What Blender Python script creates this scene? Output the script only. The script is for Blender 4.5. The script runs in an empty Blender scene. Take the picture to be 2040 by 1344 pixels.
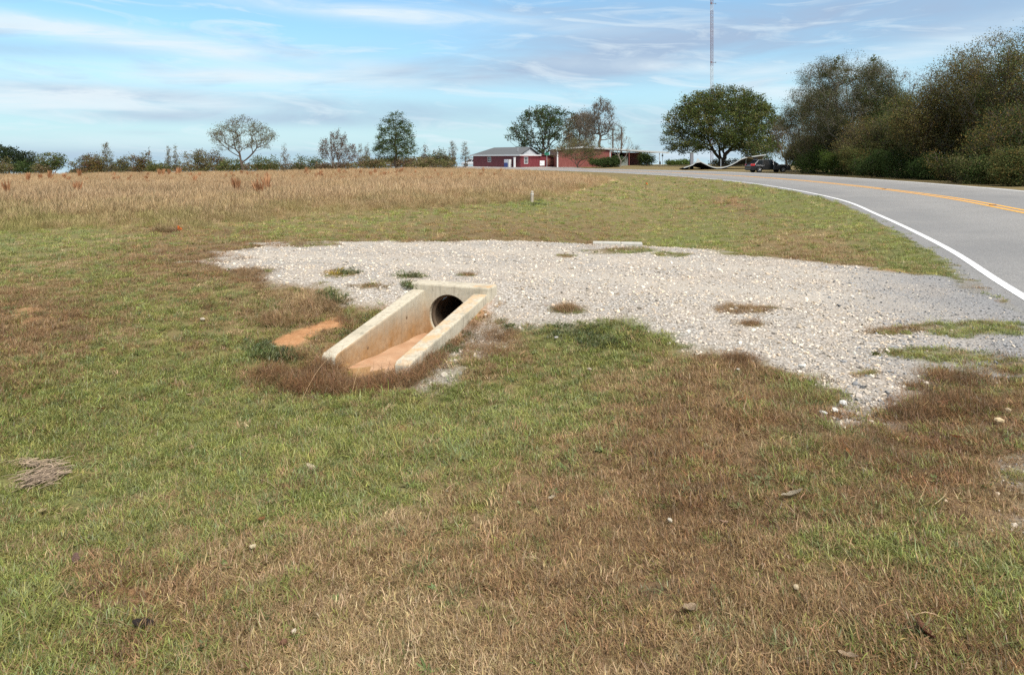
import bpy, bmesh, math, random
import numpy as np
from mathutils import Matrix, Vector
R = math.radians
rng = np.random.default_rng(7)
random.seed(7)
scene = bpy.context.scene
COL = scene.collection

# ------------------------------------------------------------------ camera model (photo pixels, 2040 x 1344)
F, CX, HY, EYE = 1500.0, 1020.0, 318.0, 1.6

# ------------------------------------------------------------------ numpy noise
def _hash(ix, iy, seed):
    h = (ix.astype(np.int64) * 374761393 + iy.astype(np.int64) * 668265263 + seed * 1274126177) & 0x7fffffff
    h = ((h ^ (h >> 13)) * 1274126177) & 0x7fffffff
    h = h ^ (h >> 16)
    return (h & 0xffff) / 65535.0
def vnoise(x, y, seed=0):
    ix, iy = np.floor(x), np.floor(y)
    fx, fy = x - ix, y - iy
    fx, fy = fx * fx * (3 - 2 * fx), fy * fy * (3 - 2 * fy)
    a = _hash(ix, iy, seed); b = _hash(ix + 1, iy, seed); c = _hash(ix, iy + 1, seed); d = _hash(ix + 1, iy + 1, seed)
    return (a * (1 - fx) + b * fx) * (1 - fy) + (c * (1 - fx) + d * fx) * fy
def fbm(x, y, seed=0, oct=4):
    s, a, t = 0, 1.0, 0
    for o in range(oct):
        s = s + a * vnoise(x * 2 ** o + 17.3 * o, y * 2 ** o - 9.1 * o, seed + o); t += a; a *= .5
    return s / t
def sstep(a, b, x):
    t = np.clip((x - a) / (b - a), 0, 1); return t * t * (3 - 2 * t)

# ------------------------------------------------------------------ road line (near white edge line) in metres
_pts = [(-13.6, -45.0), (-6.1, -25.0), (-.5, -9.0), (2.75, 0.0), (5.96, 8.76), (8.0, 14.0), (10.6, 21.8), (13.2, 30.5), (15.3, 42.5), (16.5, 56.0),
        (16.1, 71.0), (14.2, 85.0), (10.9, 98.0), (5.6, 112.0), (-2.5, 127.5), (-14.0, 141.0), (-34.0, 153.0), (-62.0, 160.0), (-110.0, 164.0), (-170.0, 165.0)]
def catmull(P, n):
    P = [np.array(p, float) for p in P]; out = []
    for i in range(1, len(P) - 2):
        for k in range(n):
            t = k / n; a, b, c, d = P[i - 1], P[i], P[i + 1], P[i + 2]
            out.append(.5 * ((2 * b) + (-a + c) * t + (2 * a - 5 * b + 4 * c - d) * t * t + (-a + 3 * b - 3 * c + d) * t ** 3))
    return np.array(out)
_L = catmull(_pts, 60)
_seg = np.r_[0, np.cumsum(np.linalg.norm(np.diff(_L, axis=0), axis=1))]
_s = np.arange(0, _seg[-1], .5)
LINE = np.c_[np.interp(_s, _seg, _L[:, 0]), np.interp(_s, _seg, _L[:, 1])]
TAN = np.gradient(LINE, axis=0); TAN /= np.linalg.norm(TAN, axis=1)[:, None]
for _k in range(3):
    TAN[2:-2] = (TAN[:-4] + TAN[1:-3] + TAN[2:-2] + TAN[3:-1] + TAN[4:]) / 5
TAN /= np.linalg.norm(TAN, axis=1)[:, None]
NOR = np.c_[TAN[:, 1], -TAN[:, 0]]                      # to the right, across the road
def road_d(x, y):
    """signed distance to the near edge line: > 0 on the field side; and index along it"""
    x = np.atleast_1d(np.asarray(x, float)); y = np.atleast_1d(np.asarray(y, float))
    shp = x.shape; x = x.ravel(); y = y.ravel()
    rd = np.empty(len(x)); ii = np.empty(len(x), int)
    for a in range(0, len(x), 20000):
        p = np.c_[x[a:a + 20000], y[a:a + 20000]]
        d2 = (p[:, 0:1] - LINE[None, :, 0]) ** 2 + (p[:, 1:2] - LINE[None, :, 1]) ** 2
        k = d2.argmin(1)
        v = p - LINE[k]
        side = -(v * NOR[k]).sum(1)
        m = np.sqrt(d2[np.arange(len(k)), k])
        rd[a:a + 20000] = np.where(m < 1.5, side, np.sign(side) * m); ii[a:a + 20000] = k
    return rd.reshape(shp), ii.reshape(shp)
def bank(k):
    return np.interp(LINE[k, 1], [-20, 78, 110], [.04, .04, .025])

# culvert frame
CO = np.array([-.745, 8.86]); CU = np.array([.3746, .9272]); CV = np.array([.9272, -.3746])
def culv(x, y):
    dx, dy = x - CO[0], y - CO[1]
    return dx * CU[0] + dy * CU[1], dx * CV[0] + dy * CV[1]
CL = 1.78            # wing wall length

def terrain(x, y, micro=True, road_cut=True):
    x = np.atleast_1d(np.asarray(x, float)); y = np.atleast_1d(np.asarray(y, float))
    rd, k = road_d(x, y)
    prof = np.interp(rd, [0, .5, 2.5, 4.6, 5.6, 6.3, 7.0, 8.6, 11, 14, 30], [0, -.022, -.15, -.38, -.47, -.5, -.47, -.2, -.02, .03, .0])
    prof = prof * np.interp(y, [-10, 2, 6, 40, 75], [.5, .75, 1, .9, .3])
    s, t = culv(x, y)
    top = np.interp(rd, [0, 1, 4, 9, 14], [0, -.01, .09, .1, .02])
    M = np.interp(s - .5 * sstep(.2, .7, t) * sstep(3.0, 1.2, t), [-2.3, -1.95, -1.4, -.5, 0.1, .3], [0, .03, .22, .66, .95, 1]) * (1 - sstep(5.0, 6.6, s)) * (1 - sstep(9, 13, -t))
    z = prof * (1 - M) + top * M
    z = z + .15 * np.exp(-((t - .95) / .55) ** 2 - ((s + 1.55) / .6) ** 2) + .07 * np.exp(-((t + .9) / .5) ** 2 - ((s + 1.6) / .6) ** 2) - .05 * np.exp(-(t / .42) ** 4 - ((s + 1.86) / .2) ** 2)
    # road side
    b = bank(k)
    zr = -b * rd
    beyond = np.interp(-rd, [7.8, 8.4, 10, 14, 22, 45], [0, -.06, -.16, -.17, -.08, .0])
    zr = np.where(rd < -7.8, 7.8 * b + beyond, zr)
    far_rise = .3 * sstep(88, 120, y) * sstep(14, 26, x)
    zr = zr + np.where(rd < -8, far_rise, 0)
    z = np.where(rd < 0, zr, z)
    if road_cut:
        z = z - .05 * (sstep(.28, .02, rd) * sstep(-8.15, -7.95, rd))
    # the field falls away beyond its crest
    z = z - .012 * np.maximum(0, -x - 15) * sstep(12, 40, y)
    yc = np.interp(x, [-34, -14], [98, 172])
    z = z - np.minimum(.022 * np.maximum(0, y - yc), 45)
    if micro:
        near = np.where((np.abs(t) < 1.2) & (s > -2.2) & (s < 6.2), .05, 1.0)
        off = ((rd > .9) | (rd < -8.6)) * near
        z = z + off * (.07 * (fbm(x * .7, y * .7, 3, 3) - .5) + .03 * (fbm(x * 3.1, y * 3.1, 9, 2) - .5))
    return z
def tz(x, y):
    return float(terrain(np.array([x]), np.array([y]), micro=False)[0])
def unproj(px, py, it=40):
    """ground point seen at photo pixel(s)"""
    px = np.atleast_1d(np.asarray(px, float)); py = np.atleast_1d(np.asarray(py, float))
    sl = np.maximum(py - HY, 3) / F
    y = (EYE) / sl
    for _ in range(it):
        z = terrain((px - CX) / F * y, y, micro=False, road_cut=False)
        y = .5 * y + .5 * (EYE - z) / sl
    return np.c_[(px - CX) / F * y, y]
def atd(px, d):
    return (px - CX) / F * d
def zpix(py, d):
    return EYE + (HY - py) / F * d

# ------------------------------------------------------------------ scene helpers
def tag(o, label=None, cat=None, group=None, kind=None):
    if label: o['label'] = label
    if cat: o['category'] = cat
    if group: o['group'] = group
    if kind: o['kind'] = kind
    return o
def empty(name, loc, rz=0, label=None, cat=None, group=None):
    o = bpy.data.objects.new(name, None); COL.objects.link(o)
    o.location = loc; o.rotation_euler = (0, 0, rz); o.empty_display_size = .2
    return tag(o, label, cat, group)
def link(name, me, mat=None, parent=None):
    o = bpy.data.objects.new(name, me); COL.objects.link(o)
    if mat is not None and len(me.materials) == 0: me.materials.append(mat)
    if parent is not None: o.parent = parent
    return o
def npmesh(name, V, loops, sizes, mat=None, smooth=False, attrs=None):
    V = np.asarray(V, np.float32); loops = np.asarray(loops, np.int32).ravel(); sizes = np.asarray(sizes, np.int32)
    me = bpy.data.meshes.new(name)
    me.vertices.add(len(V)); me.vertices.foreach_set('co', V.ravel())
    me.loops.add(len(loops)); me.loops.foreach_set('vertex_index', loops)
    me.polygons.add(len(sizes))
    st = np.r_[0, np.cumsum(sizes)[:-1]].astype(np.int32) if len(sizes) else np.zeros(0, np.int32)
    me.polygons.foreach_set('loop_start', st)
    me.polygons.foreach_set('use_smooth', np.full(len(sizes), smooth))
    me.update(calc_edges=True)
    for nm, (ty, arr) in (attrs or {}).items():
        a = me.attributes.new(nm, ty, 'POINT')
        key = {'FLOAT': 'value', 'INT': 'value', 'FLOAT_VECTOR': 'vector', 'FLOAT_COLOR': 'color'}[ty]
        arr = np.asarray(arr, np.int32 if ty == 'INT' else np.float32)
        if ty == 'FLOAT_COLOR' and arr.shape[1] == 3: arr = np.c_[arr, np.ones(len(arr), np.float32)]
        a.data.foreach_set(key, arr.ravel())
    if mat: me.materials.append(mat)
    return me
class MB:
    """collects boxes, bars, tubes and prisms into one mesh"""
    def __init__(s): s.v = []; s.f = []
    def add(s, V, Fs):
        n = len(s.v); s.v += [tuple(map(float, p)) for p in V]; s.f += [[i + n for i in f] for f in Fs]; return s
    def box(s, x0, x1, y0, y1, z0, z1):
        return s.add([(x0, y0, z0), (x1, y0, z0), (x1, y1, z0), (x0, y1, z0), (x0, y0, z1), (x1, y0, z1), (x1, y1, z1), (x0, y1, z1)],
                     [(0, 3, 2, 1), (4, 5, 6, 7), (0, 1, 5, 4), (1, 2, 6, 5), (2, 3, 7, 6), (3, 0, 4, 7)])
    def hexa(s, P):
        return s.add(P, [(0, 3, 2, 1), (4, 5, 6, 7), (0, 1, 5, 4), (1, 2, 6, 5), (2, 3, 7, 6), (3, 0, 4, 7)])
    def tube(s, a, b, r0, r1=None, n=8, caps=True):
        a, b = Vector(a), Vector(b); r1 = r0 if r1 is None else r1
        d = (b - a).normalized(); u = d.orthogonal().normalized(); w = d.cross(u)
        V = [a + (u * math.cos(2 * math.pi * i / n) + w * math.sin(2 * math.pi * i / n)) * r0 for i in range(n)]
        V += [b + (u * math.cos(2 * math.pi * i / n) + w * math.sin(2 * math.pi * i / n)) * r1 for i in range(n)]
        Fs = [(i, (i + 1) % n, n + (i + 1) % n, n + i) for i in range(n)]
        if caps: Fs += [tuple(range(n))[::-1], tuple(range(n, 2 * n))]
        return s.add(V, Fs)
    def prism(s, prof, y0, y1):
        """profile in x,z extruded along y"""
        n = len(prof)
        V = [(p[0], y0, p[1]) for p in prof] + [(p[0], y1, p[1]) for p in prof]
        Fs = [(i, (i + 1) % n, n + (i + 1) % n, n + i) for i in range(n)] + [tuple(range(n))[::-1], tuple(range(n, 2 * n))]
        return s.add(V, Fs)
    def build(s, name, mat, parent=None, M=None, bevel=0, smooth=False, seg=2, jitter=0):
        V = s.v
        me = bpy.data.meshes.new(name)
        bm = bmesh.new()
        vs = [bm.verts.new(p) for p in V]
        for f in s.f:
            try: bm.faces.new([vs[i] for i in f])
            except ValueError: pass
        bmesh.ops.recalc_face_normals(bm, faces=bm.faces)
        if bevel: bmesh.ops.bevel(bm, geom=bm.edges[:], offset=bevel, segments=seg, affect='EDGES', profile=.5)
        if M is not None: bm.transform(M)
        for f in bm.faces: f.smooth = smooth
        bm.to_mesh(me); bm.free()
        return link(name, me, mat, parent)

# ------------------------------------------------------------------ material helpers
class NT:
    def __init__(s, name):
        s.m = bpy.data.materials.new(name); s.m.use_nodes = True
        s.t = s.m.node_tree; s.t.nodes.clear(); s.n = s.t.nodes; s.l = s.t.links
        s.out = s.n.new('ShaderNodeOutputMaterial')
    def new(s, ty, **kw):
        o = s.n.new(ty)
        for k, v in kw.items():
            if k.startswith('i_'):
                o.inputs[int(k[2:]) if k[2:].isdigit() else k[2:]].default_value = v
            else: setattr(o, k, v)
        return o
    def lk(s, a, b): s.l.new(a, b); return s
    def noise(s, vec, scale, detail=4, rough=.55, dist=0):
        o = s.new('ShaderNodeTexNoise'); o.inputs['Scale'].default_value = scale; o.inputs['Detail'].default_value = detail
        o.inputs['Roughness'].default_value = rough; o.inputs['Distortion'].default_value = dist
        if vec is not None: s.lk(vec, o.inputs['Vector'])
        return o.outputs['Fac']
    def ramp(s, fac, stops, interp='LINEAR'):
        o = s.new('ShaderNodeValToRGB'); e = o.color_ramp.elements; o.color_ramp.interpolation = interp
        while len(e) < len(stops): e.new(.5)
        for q, (p, c) in zip(e, stops):
            q.position = p; q.color = (*c, 1) if not isinstance(c, (int, float)) else (c, c, c, 1)
        s.lk(fac, o.inputs[0]); return o.outputs[0]
    def mix(s, fac, a, b, mode='MIX'):
        o = s.new('ShaderNodeMix', data_type='RGBA', blend_type=mode)
        for k, v in ((0, fac), (6, a), (7, b)):
            if isinstance(v, (int, float)): o.inputs[k].default_value = v if k == 0 else (v, v, v, 1)
            elif isinstance(v, tuple): o.inputs[k].default_value = (*v, 1)[:4]
            else: s.lk(v, o.inputs[k])
        return o.outputs[2]
    def math(s, op, a, b=0.0, c=None, clamp=False):
        o = s.new('ShaderNodeMath', operation=op, use_clamp=clamp)
        for k, v in ((0, a), (1, b), (2, c)):
            if v is None: continue
            if isinstance(v, (int, float)): o.inputs[k].default_value = v
            else: s.lk(v, o.inputs[k])
        return o.outputs[0]
    def attr(s, name, ty='GEOMETRY', out='Fac'):
        o = s.new('ShaderNodeAttribute', attribute_type=ty, attribute_name=name); return o.outputs[out]
    def pos(s): return s.new('ShaderNodeNewGeometry').outputs['Position']
    def obj(s): return s.new('ShaderNodeTexCoord').outputs['Object']
    def bump(s, h, strength=.5, dist=.02):
        o = s.new('ShaderNodeBump'); o.inputs['Strength'].default_value = strength; o.inputs['Distance'].default_value = dist
        s.lk(h, o.inputs['Height']); return o.outputs['Normal']
    def bsdf(s, col, rough=.8, normal=None, metal=0, spec=.3):
        o = s.new('ShaderNodeBsdfPrincipled')
        if isinstance(col, tuple): o.inputs['Base Color'].default_value = (*col, 1)[:4]
        else: s.lk(col, o.inputs['Base Color'])
        if isinstance(rough, (int, float)): o.inputs['Roughness'].default_value = rough
        else: s.lk(rough, o.inputs['Roughness'])
        o.inputs['Metallic'].default_value = metal; o.inputs['Specular IOR Level'].default_value = spec
        if normal is not None: s.lk(normal, o.inputs['Normal'])
        s.lk(o.outputs[0], s.out.inputs['Surface']); return o
def simple_mat(name, col, rough=.6, var=.15, scale=6, metal=0, spec=.4, bump=0):
    t = NT(name); p = t.obj(); n = t.noise(p, scale, 5, .6)
    c = t.mix(n, tuple(x * (1 - var) for x in col), tuple(min(1, x * (1 + var)) for x in col))
    t.bsdf(c, rough, t.bump(n, bump, .02) if bump else None, metal, spec); return t.m
# ------------------------------------------------------------------ where the grass is green, straw or brown: (px, py, rx, ry, green, tone, weight)
# tone 0 = pale straw, .5 = tan, 1 = dark reddish brown
VEG = [
 (60,650,110,50,.05,.8,1.4),(40,770,70,25,.2,.7,1),(250,790,200,60,.68,.4,1),(330,640,200,60,.6,.5,1),(150,560,200,35,.45,.7,1),
 (60,490,160,50,.75,.1,1.2),(250,465,200,30,.7,.15,1),(380,500,140,35,.1,.85,1.5),(330,462,70,9,.0,1,2),(270,530,120,15,.2,.7,1.2),(170,545,80,14,.8,.2,1.4),
 (480,640,150,40,.5,.45,1),(620,600,70,40,.15,.45,1.6),(665,590,30,20,.75,.5,1.4),(560,710,70,16,.95,.75,1.8),(620,690,60,30,.15,.6,1.2),
 (540,760,60,25,.05,.95,2.2),(640,780,60,25,.02,.9,2.2),(760,770,70,20,.05,.9,2.2),(870,700,60,30,.6,.9,1.6),
 (980,700,70,50,.06,.75,1.8),(950,760,90,25,.12,.5,1.6),(1180,665,110,28,1,.45,2.6),(1100,745,110,35,.7,.45,1.6),(1270,735,90,30,.6,.5,1.3),
 (450,850,250,70,.95,.35,1.6),(700,860,250,60,.97,.3,1.8),(950,830,200,60,.92,.3,1.6),(1130,830,110,60,.8,.4,1.4),(200,900,220,70,.75,.35,1.1),
 (120,990,140,60,.7,.4,1),(420,960,220,60,.72,.35,1.2),(650,960,140,50,.72,.3,1.2),(790,1000,70,30,.6,.3,1),
 (60,1170,80,90,.85,.3,1.3),(260,1170,120,26,.08,.75,1.6),(300,1060,200,50,.45,.5,1),(110,1300,110,50,.6,.4,1),
 (420,1230,180,90,.32,.4,1.2),(640,1150,200,90,.2,.25,1.3),(620,1310,200,60,.22,.15,1.3),(880,1100,150,100,.2,.25,1.3),(850,1290,180,80,.18,.1,1.4),
 (1000,950,130,50,.35,.35,1),(1050,1080,130,120,.08,.45,1.5),(1110,1250,120,80,.06,.7,1.5),(1010,1190,120,60,.1,.55,1.2),
 (1330,840,120,60,.02,.7,2.0),(1200,900,110,25,.12,.6,1.5),(1440,850,120,50,.05,.5,1.6),(1300,940,150,70,.06,.65,1.4),(1400,960,170,60,.12,.75,1.3),
 (1230,1090,120,120,.03,.85,2.0),(1360,1060,110,90,.05,.95,1.7),(1330,1200,110,60,.3,.7,1),(1480,1250,140,80,.25,.6,1),(1450,750,60,25,.06,.5,1.4),
 (1590,780,90,26,.6,.7,1.7),(1480,715,60,12,.35,.8,1.4),(1650,910,110,45,.5,.5,1.4),(1600,995,80,30,.6,.6,1.2),(1760,930,110,50,.15,.85,1.5),
 (1900,800,120,45,.2,1,1.8),(1960,760,80,30,.45,.7,1.2),(1880,860,120,40,.15,.95,1.5),(1990,900,60,30,.3,.6,1),
 (1650,1090,120,40,.5,.5,1.2),(1850,1090,130,50,.52,.5,1.3),(1980,1180,90,80,.45,.55,1.2),(1750,1210,200,70,.32,.65,1.1),(1600,1300,150,60,.22,.55,1),(1900,1320,150,50,.3,.65,1),(1800,1010,120,30,.2,.75,1.2),(1520,1150,70,50,.15,.7,1.2),(1940,1010,60,40,.15,.55,1.3),
 (1850,705,110,20,.7,.65,2),(1950,655,110,20,.85,.4,2),(1800,655,60,12,.2,.8,1.6),
 (640,440,170,20,.6,.3,1),(800,460,160,20,.4,.65,1),(1000,465,170,20,.25,.85,1.2),(1150,440,130,22,.5,.55,1),(900,425,120,16,.5,.4,1),(1180,470,50,12,.3,.8,1),
 (1060,408,35,9,1,.7,2),(1200,400,90,12,.45,.25,1),(1330,400,110,22,.6,.35,1),(1390,480,90,24,.85,.25,1.7),(1320,455,70,12,.5,.5,1),
 (1600,490,110,22,.25,.45,1.5),(1450,455,60,12,.7,.3,1),(1560,440,90,14,.5,.5,1),(1660,430,70,22,.8,.3,1.2),(1780,490,70,32,.9,.35,1.7),(1850,530,50,15,.95,.35,1.7),
 (1700,515,60,14,.2,.35,1.4),(1580,400,90,20,.85,.3,1.3),(1480,385,70,9,.8,.35,1.3),(1455,400,32,9,.02,.8,2),(1490,415,14,10,.1,1,1.5),(1500,370,100,8,.6,.3,1),(1280,365,100,8,.5,.2,1),
 (1100,395,100,12,.5,.2,.7),(1250,380,90,8,.45,.15,.8),(470,470,120,12,.5,.7,1),(560,455,120,10,.5,.6,1),
 (500,546,45,14,.1,.9,2),(1480,614,60,7,.1,.85,2),(1130,616,35,8,.25,.9,2),
]
VEG = np.array(VEG, float)
def project(x, y):
    z = terrain(x, y, micro=False, road_cut=False)
    yy = np.maximum(y, 1.2)
    return CX + F * x / yy, HY + F * (EYE - z) / yy
def vegmap(x, y):
    px, py = project(x, y)
    wsum = np.full(px.shape, .12); g = .12 * np.full(px.shape, .42); t = .12 * np.full(px.shape, .5)
    for a in range(0, len(px), 40000):
        q = slice(a, a + 40000)
        w = VEG[None, :, 6] * np.exp(-((px[q, None] - VEG[None, :, 0]) / VEG[None, :, 2]) ** 2 * .8 - ((py[q, None] - VEG[None, :, 1]) / VEG[None, :, 3]) ** 2 * .8)
        wsum[q] += w.sum(1); g[q] += (w * VEG[None, :, 4]).sum(1); t[q] += (w * VEG[None, :, 5]).sum(1)
    g = g / wsum; g = np.clip(g + .10 * sstep(1150, 950, px) * sstep(660, 740, py) * sstep(1120, 1000, py), 0, 1); g = g + .55 * (sstep(.1, .9, g) - g)
    return g, t / wsum

# ------------------------------------------------------------------ patch outlines, traced on the ground
def poly_sd(P, x, y):
    """signed distance (m), > 0 inside"""
    n = len(P); d = np.full(x.shape, 1e9); ins = np.zeros(x.shape, bool)
    for i in range(n):
        a, b = P[i], P[(i + 1) % n]; e = b - a
        t = np.clip(((x - a[0]) * e[0] + (y - a[1]) * e[1]) / max(e @ e, 1e-9), 0, 1)
        d = np.minimum(d, (x - a[0] - t * e[0]) ** 2 + (y - a[1] - t * e[1]) ** 2)
        c = ((a[1] > y) != (b[1] > y)) & (x < (b[0] - a[0]) * (y - a[1]) / (b[1] - a[1] + 1e-12) + a[0])
        ins ^= c
    return np.where(ins, 1, -1) * np.sqrt(d)
def upoly(L): return unproj([p[0] for p in L], [p[1] for p in L])
DRIVE = upoly([(190,512),(300,500),(400,490),(520,476),(700,478),(900,483),(1180,490),(1290,493),(1450,506),(1600,517),(1800,542),(1900,548),(1960,570),(2060,620),(2160,700),
               (2160,720),(2060,720),(1990,725),(1900,752),(1830,795),(1760,845),(1700,862),(1650,835),(1695,800),(1690,765),(1600,738),(1500,722),(1420,717),(1340,682),(1250,657),(1100,642),(1020,640),
               (985,612),(975,590),(825,575),(790,612),(700,602),(600,577),(540,566),(450,561),(380,556),(300,540),(220,526)])
SPILL = upoly([(840,765),(815,745),(880,700),(960,640),(990,650),(985,690),(920,730),(890,760)])
EDGE = upoly([(1970,890),(2060,850),(2200,880),(2200,1130),(2010,1040),(1985,960)])
CLAY = [upoly(P) for P in ([(530,682),(580,660),(640,636),(692,626),(684,648),(640,672),(600,690),(555,694)], [(170,1180),(250,1160),(330,1165),(290,1190),(200,1200)],
        [(1160,900),(1230,893),(1260,905),(1200,912)], [(1090,985),(1150,985),(1140,1000),(1095,998)], [(960,610),(995,600),(985,625),(930,660),(905,670)], [(1430,393),(1470,393),(1492,415),(1470,412)],
        [(690,758),(770,758),(800,772),(700,778)], [(20,600),(80,600),(95,640),(20,650)], [(705,862),(735,860),(735,872),(705,872)], [(790,848),(830,848),(826,862),(785,862)], [(1700,529),(1780,535),(1870,545),(1800,546),(1720,538)])]
FB = np.array([(-1500,440),(0,456),(200,458),(400,448),(550,437),(700,427),(850,412),(1000,402),(1100,392),(1150,381),(1200,368),(1228,357),(1238,340),(1242,318)], float)
def field_in(x, y):
    """metres inside the tall grass field (> 0)"""
    yy = np.maximum(y, 1.0)
    px = CX + F * x / yy
    yb = F * EYE / np.maximum(np.interp(px, FB[:, 0], FB[:, 1]) - HY, 1e-3)
    rd, _ = road_d(x, y)
    return np.minimum(y - yb, rd - 6.0) - 2.0 * (y < 5)
def gravel_m(x, y, rd=None):
    """0..1 how much gravel lies here (soft, ragged edges)"""
    if rd is None: rd, _ = road_d(x, y)
    n = fbm(x * 1.6, y * 1.6, 31, 4) - .5; n2 = fbm(x * 7, y * 7, 41, 3) - .5
    sd = poly_sd(DRIVE, x, y)
    left = sstep(-2.6, -5.4, x)                      # the far left end is thin and overgrown
    g = sstep(-.22, .22, sd + n * (.8 + 1.5 * left) + n2 * .35 - 1.5 * left)
    g = np.maximum(g, .62 * sstep(-.2, .1, poly_sd(SPILL, x, y) + n * .5 + n2 * .4))
    g = np.maximum(g, .75 * sstep(-.3, .3, poly_sd(EDGE, x, y) + n * 1.0 + n2 * .4 - .1))
    ed = sstep(.5, .15, rd + n * .5 + n2 * .5) * (rd < 1.2) * (rd > -.1)
    g = np.maximum(g, ed * .9)
    return np.clip(g, 0, 1)
GP = [(1850,706,115,15),(1945,655,110,17),(1800,655,70,9),(500,546,52,14),(1480,614,66,8),(1500,641,40,6),(1130,617,42,9),(680,545,45,6),(820,549,28,5),(1230,500,90,6),(1330,506,50,5),(1125,510,20,4),
      (1560,780,60,15),(1650,790,50,10),(640,486,40,5),(440,495,60,6),(420,540,40,6),(600,490,30,4),(1730,745,25,6),(1830,770,40,8),(740,570,40,5),(930,547,25,4),(1330,690,40,8),(2000,600,10,4)]
GP = np.array(GP, float)
def grass_patch(x, y):
    px, py = project(x, y)
    n = fbm(x * 3.0, y * 3.0, 57, 4) - .5
    v = np.zeros(px.shape)
    for a, b, c, d in GP:
        q = 1 - np.sqrt(((px - a) / c) ** 2 + ((py - b) / d) ** 2)
        v = np.maximum(v, sstep(-.1, .35, q + n * 1.1))
    return v
CLAY_K = [1.3, .55, .5, .45, .9, .22, .8, .6, .5, .5, .6]
def clay_m(x, y):
    n = fbm(x * 5, y * 5, 77, 4) - .5
    c = np.zeros(x.shape)
    for P, kk in zip(CLAY, CLAY_K):
        m = np.abs(x - P[:, 0].mean()) < 3
        if m.any():
            c[m] = np.maximum(c[m], kk * sstep(-.06, .12, poly_sd(P, x[m], y[m]) + n[m] * (.2 if kk > 1.1 else .45) - .03))
    return c

# palettes (linear base colours)
GREEN = np.array([(.215, .265, .055), (.165, .22, .047), (.26, .29, .082), (.30, .30, .075), (.18, .23, .088)])
STRAW = np.array([(.46, .345, .185), (.40, .295, .15), (.53, .41, .24), (.34, .25, .12)])
TANC = np.array([(.34, .225, .105), (.29, .185, .085), (.38, .255, .125), (.235, .155, .075)])
BROWN = np.array([(.23, .118, .047), (.165, .09, .04), (.28, .145, .058), (.12, .078, .044)])
def dry_col(t, r):
    i = rng.integers(0, 4, len(t))
    a, b, c = STRAW[i], TANC[i], BROWN[i]
    t = t[:, None]
    return np.where(t < .5, a + (b - a) * t * 2, b + (c - b) * (t - .5) * 2)

# ------------------------------------------------------------------ the ground: one sheet to the horizon
def axis(lo, hi, step, neg, pos, grow):
    a = list(np.arange(lo, hi + 1e-6, step)); s = step
    while a[-1] < pos: s *= grow; a.append(a[-1] + s)
    s = step; b = []
    c = lo
    while c > neg: s *= grow; c -= s; b.append(c)
    return np.array(b[::-1] + a)
GX = axis(-8.5, 9.5, .075, -1600, 1600, 1.026)
GY = axis(1.2, 16.0, .075, -60, 1700, 1.02)
XX, YY = np.meshgrid(GX, GY); nx, ny = len(GX), len(GY)
gx, gy = XX.ravel(), YY.ravel()
gz = terrain(gx, gy)
grd, gk = road_d(gx, gy)
gs, gt = culv(gx, gy)
near = (np.abs(gx) < 70) & (gy < 140) & (gy > -15)
gv = np.full(len(gx), .45); gtone = np.full(len(gx), .4); ggr = np.zeros(len(gx)); gcl = np.zeros(len(gx)); gfi = np.zeros(len(gx))
gv[near], gtone[near] = vegmap(gx[near], gy[near])
ggr[near] = gravel_m(gx[near], gy[near], grd[near])
_p = grass_patch(gx[near], gy[near]); _e = near.copy()
ggr[near] = ggr[near] * (1 - .8 * _p)
gcl[near] = clay_m(gx[near], gy[near])
gfi = sstep(-1.5, 2.5, field_in(gx, gy) + 4 * (fbm(gx * .5, gy * .5, 5, 3) - .5)) * ((gx < 20) & (gy < 135))
gcl = np.maximum(gcl, ((np.abs(gt) < .62) & (gs > -2.0) & (gs < .5)) * .6)
lot = sstep(0, 2, gy - 135) * (gy < 175) * sstep(-24, -18, gx) * sstep(14, 11, gx) * (grd < -7)
ggr = np.maximum(ggr, lot)
idx = np.arange(nx * ny).reshape(ny, nx)
quads = np.stack([idx[:-1, :-1], idx[:-1, 1:], idx[1:, 1:], idx[1:, :-1]], -1).reshape(-1, 4)
qs, qt = gs[quads].mean(1), gt[quads].mean(1)
hole = (np.abs(qt) < .40) & (qs > -CL + .1) & (qs < .14)
hole |= (np.abs(qt) < .36) & (qs > 4.98) & (qs < 5.2)
quads = quads[~hole]

t = NT('ground_soil_and_turf')
P = t.pos(); g_ = t.attr('green'); tn = t.attr('tone'); gr = t.attr('gravel'); cl = t.attr('clay'); fi = t.attr('field')
n1 = t.noise(P, 1.3, 6, .6); n2 = t.noise(P, 9, 6, .65); n3 = t.noise(P, 45, 4, .7)
dry = t.ramp(tn, [(0, (.34, .24, .13)), (.5, (.27, .175, .095)), (1, (.17, .105, .062))])
grn = t.ramp(n2, [(.3, (.135, .16, .046)), (.7, (.22, .225, .078))])
gm = t.math('ADD', g_, t.math('MULTIPLY', t.math('SUBTRACT', n2, .5), 1.6), clamp=True)
turf = t.mix(gm, dry, grn)
turf = t.mix(t.ramp(n3, [(.3, 0.), (.75, 1.)]), t.mix(.68, turf, (.05, .038, .024)), turf)  # dark flecks: thatch, with the shade between blades painted in
turf = t.mix(fi, turf, t.ramp(n2, [(.3, (.28, .19, .10)), (.7, (.42, .30, .165))]))
clay = t.ramp(n2, [(.25, (.24, .125, .06)), (.5, (.37, .19, .09)), (.8, (.44, .27, .15))])
turf = t.mix(cl, turf, clay)
vo = t.new('ShaderNodeTexVoronoi', feature='F1'); vo.inputs['Scale'].default_value = 38; t.lk(P, vo.inputs['Vector'])
vsep = t.new('ShaderNodeSeparateColor'); t.lk(vo.outputs['Color'], vsep.inputs[0])
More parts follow.
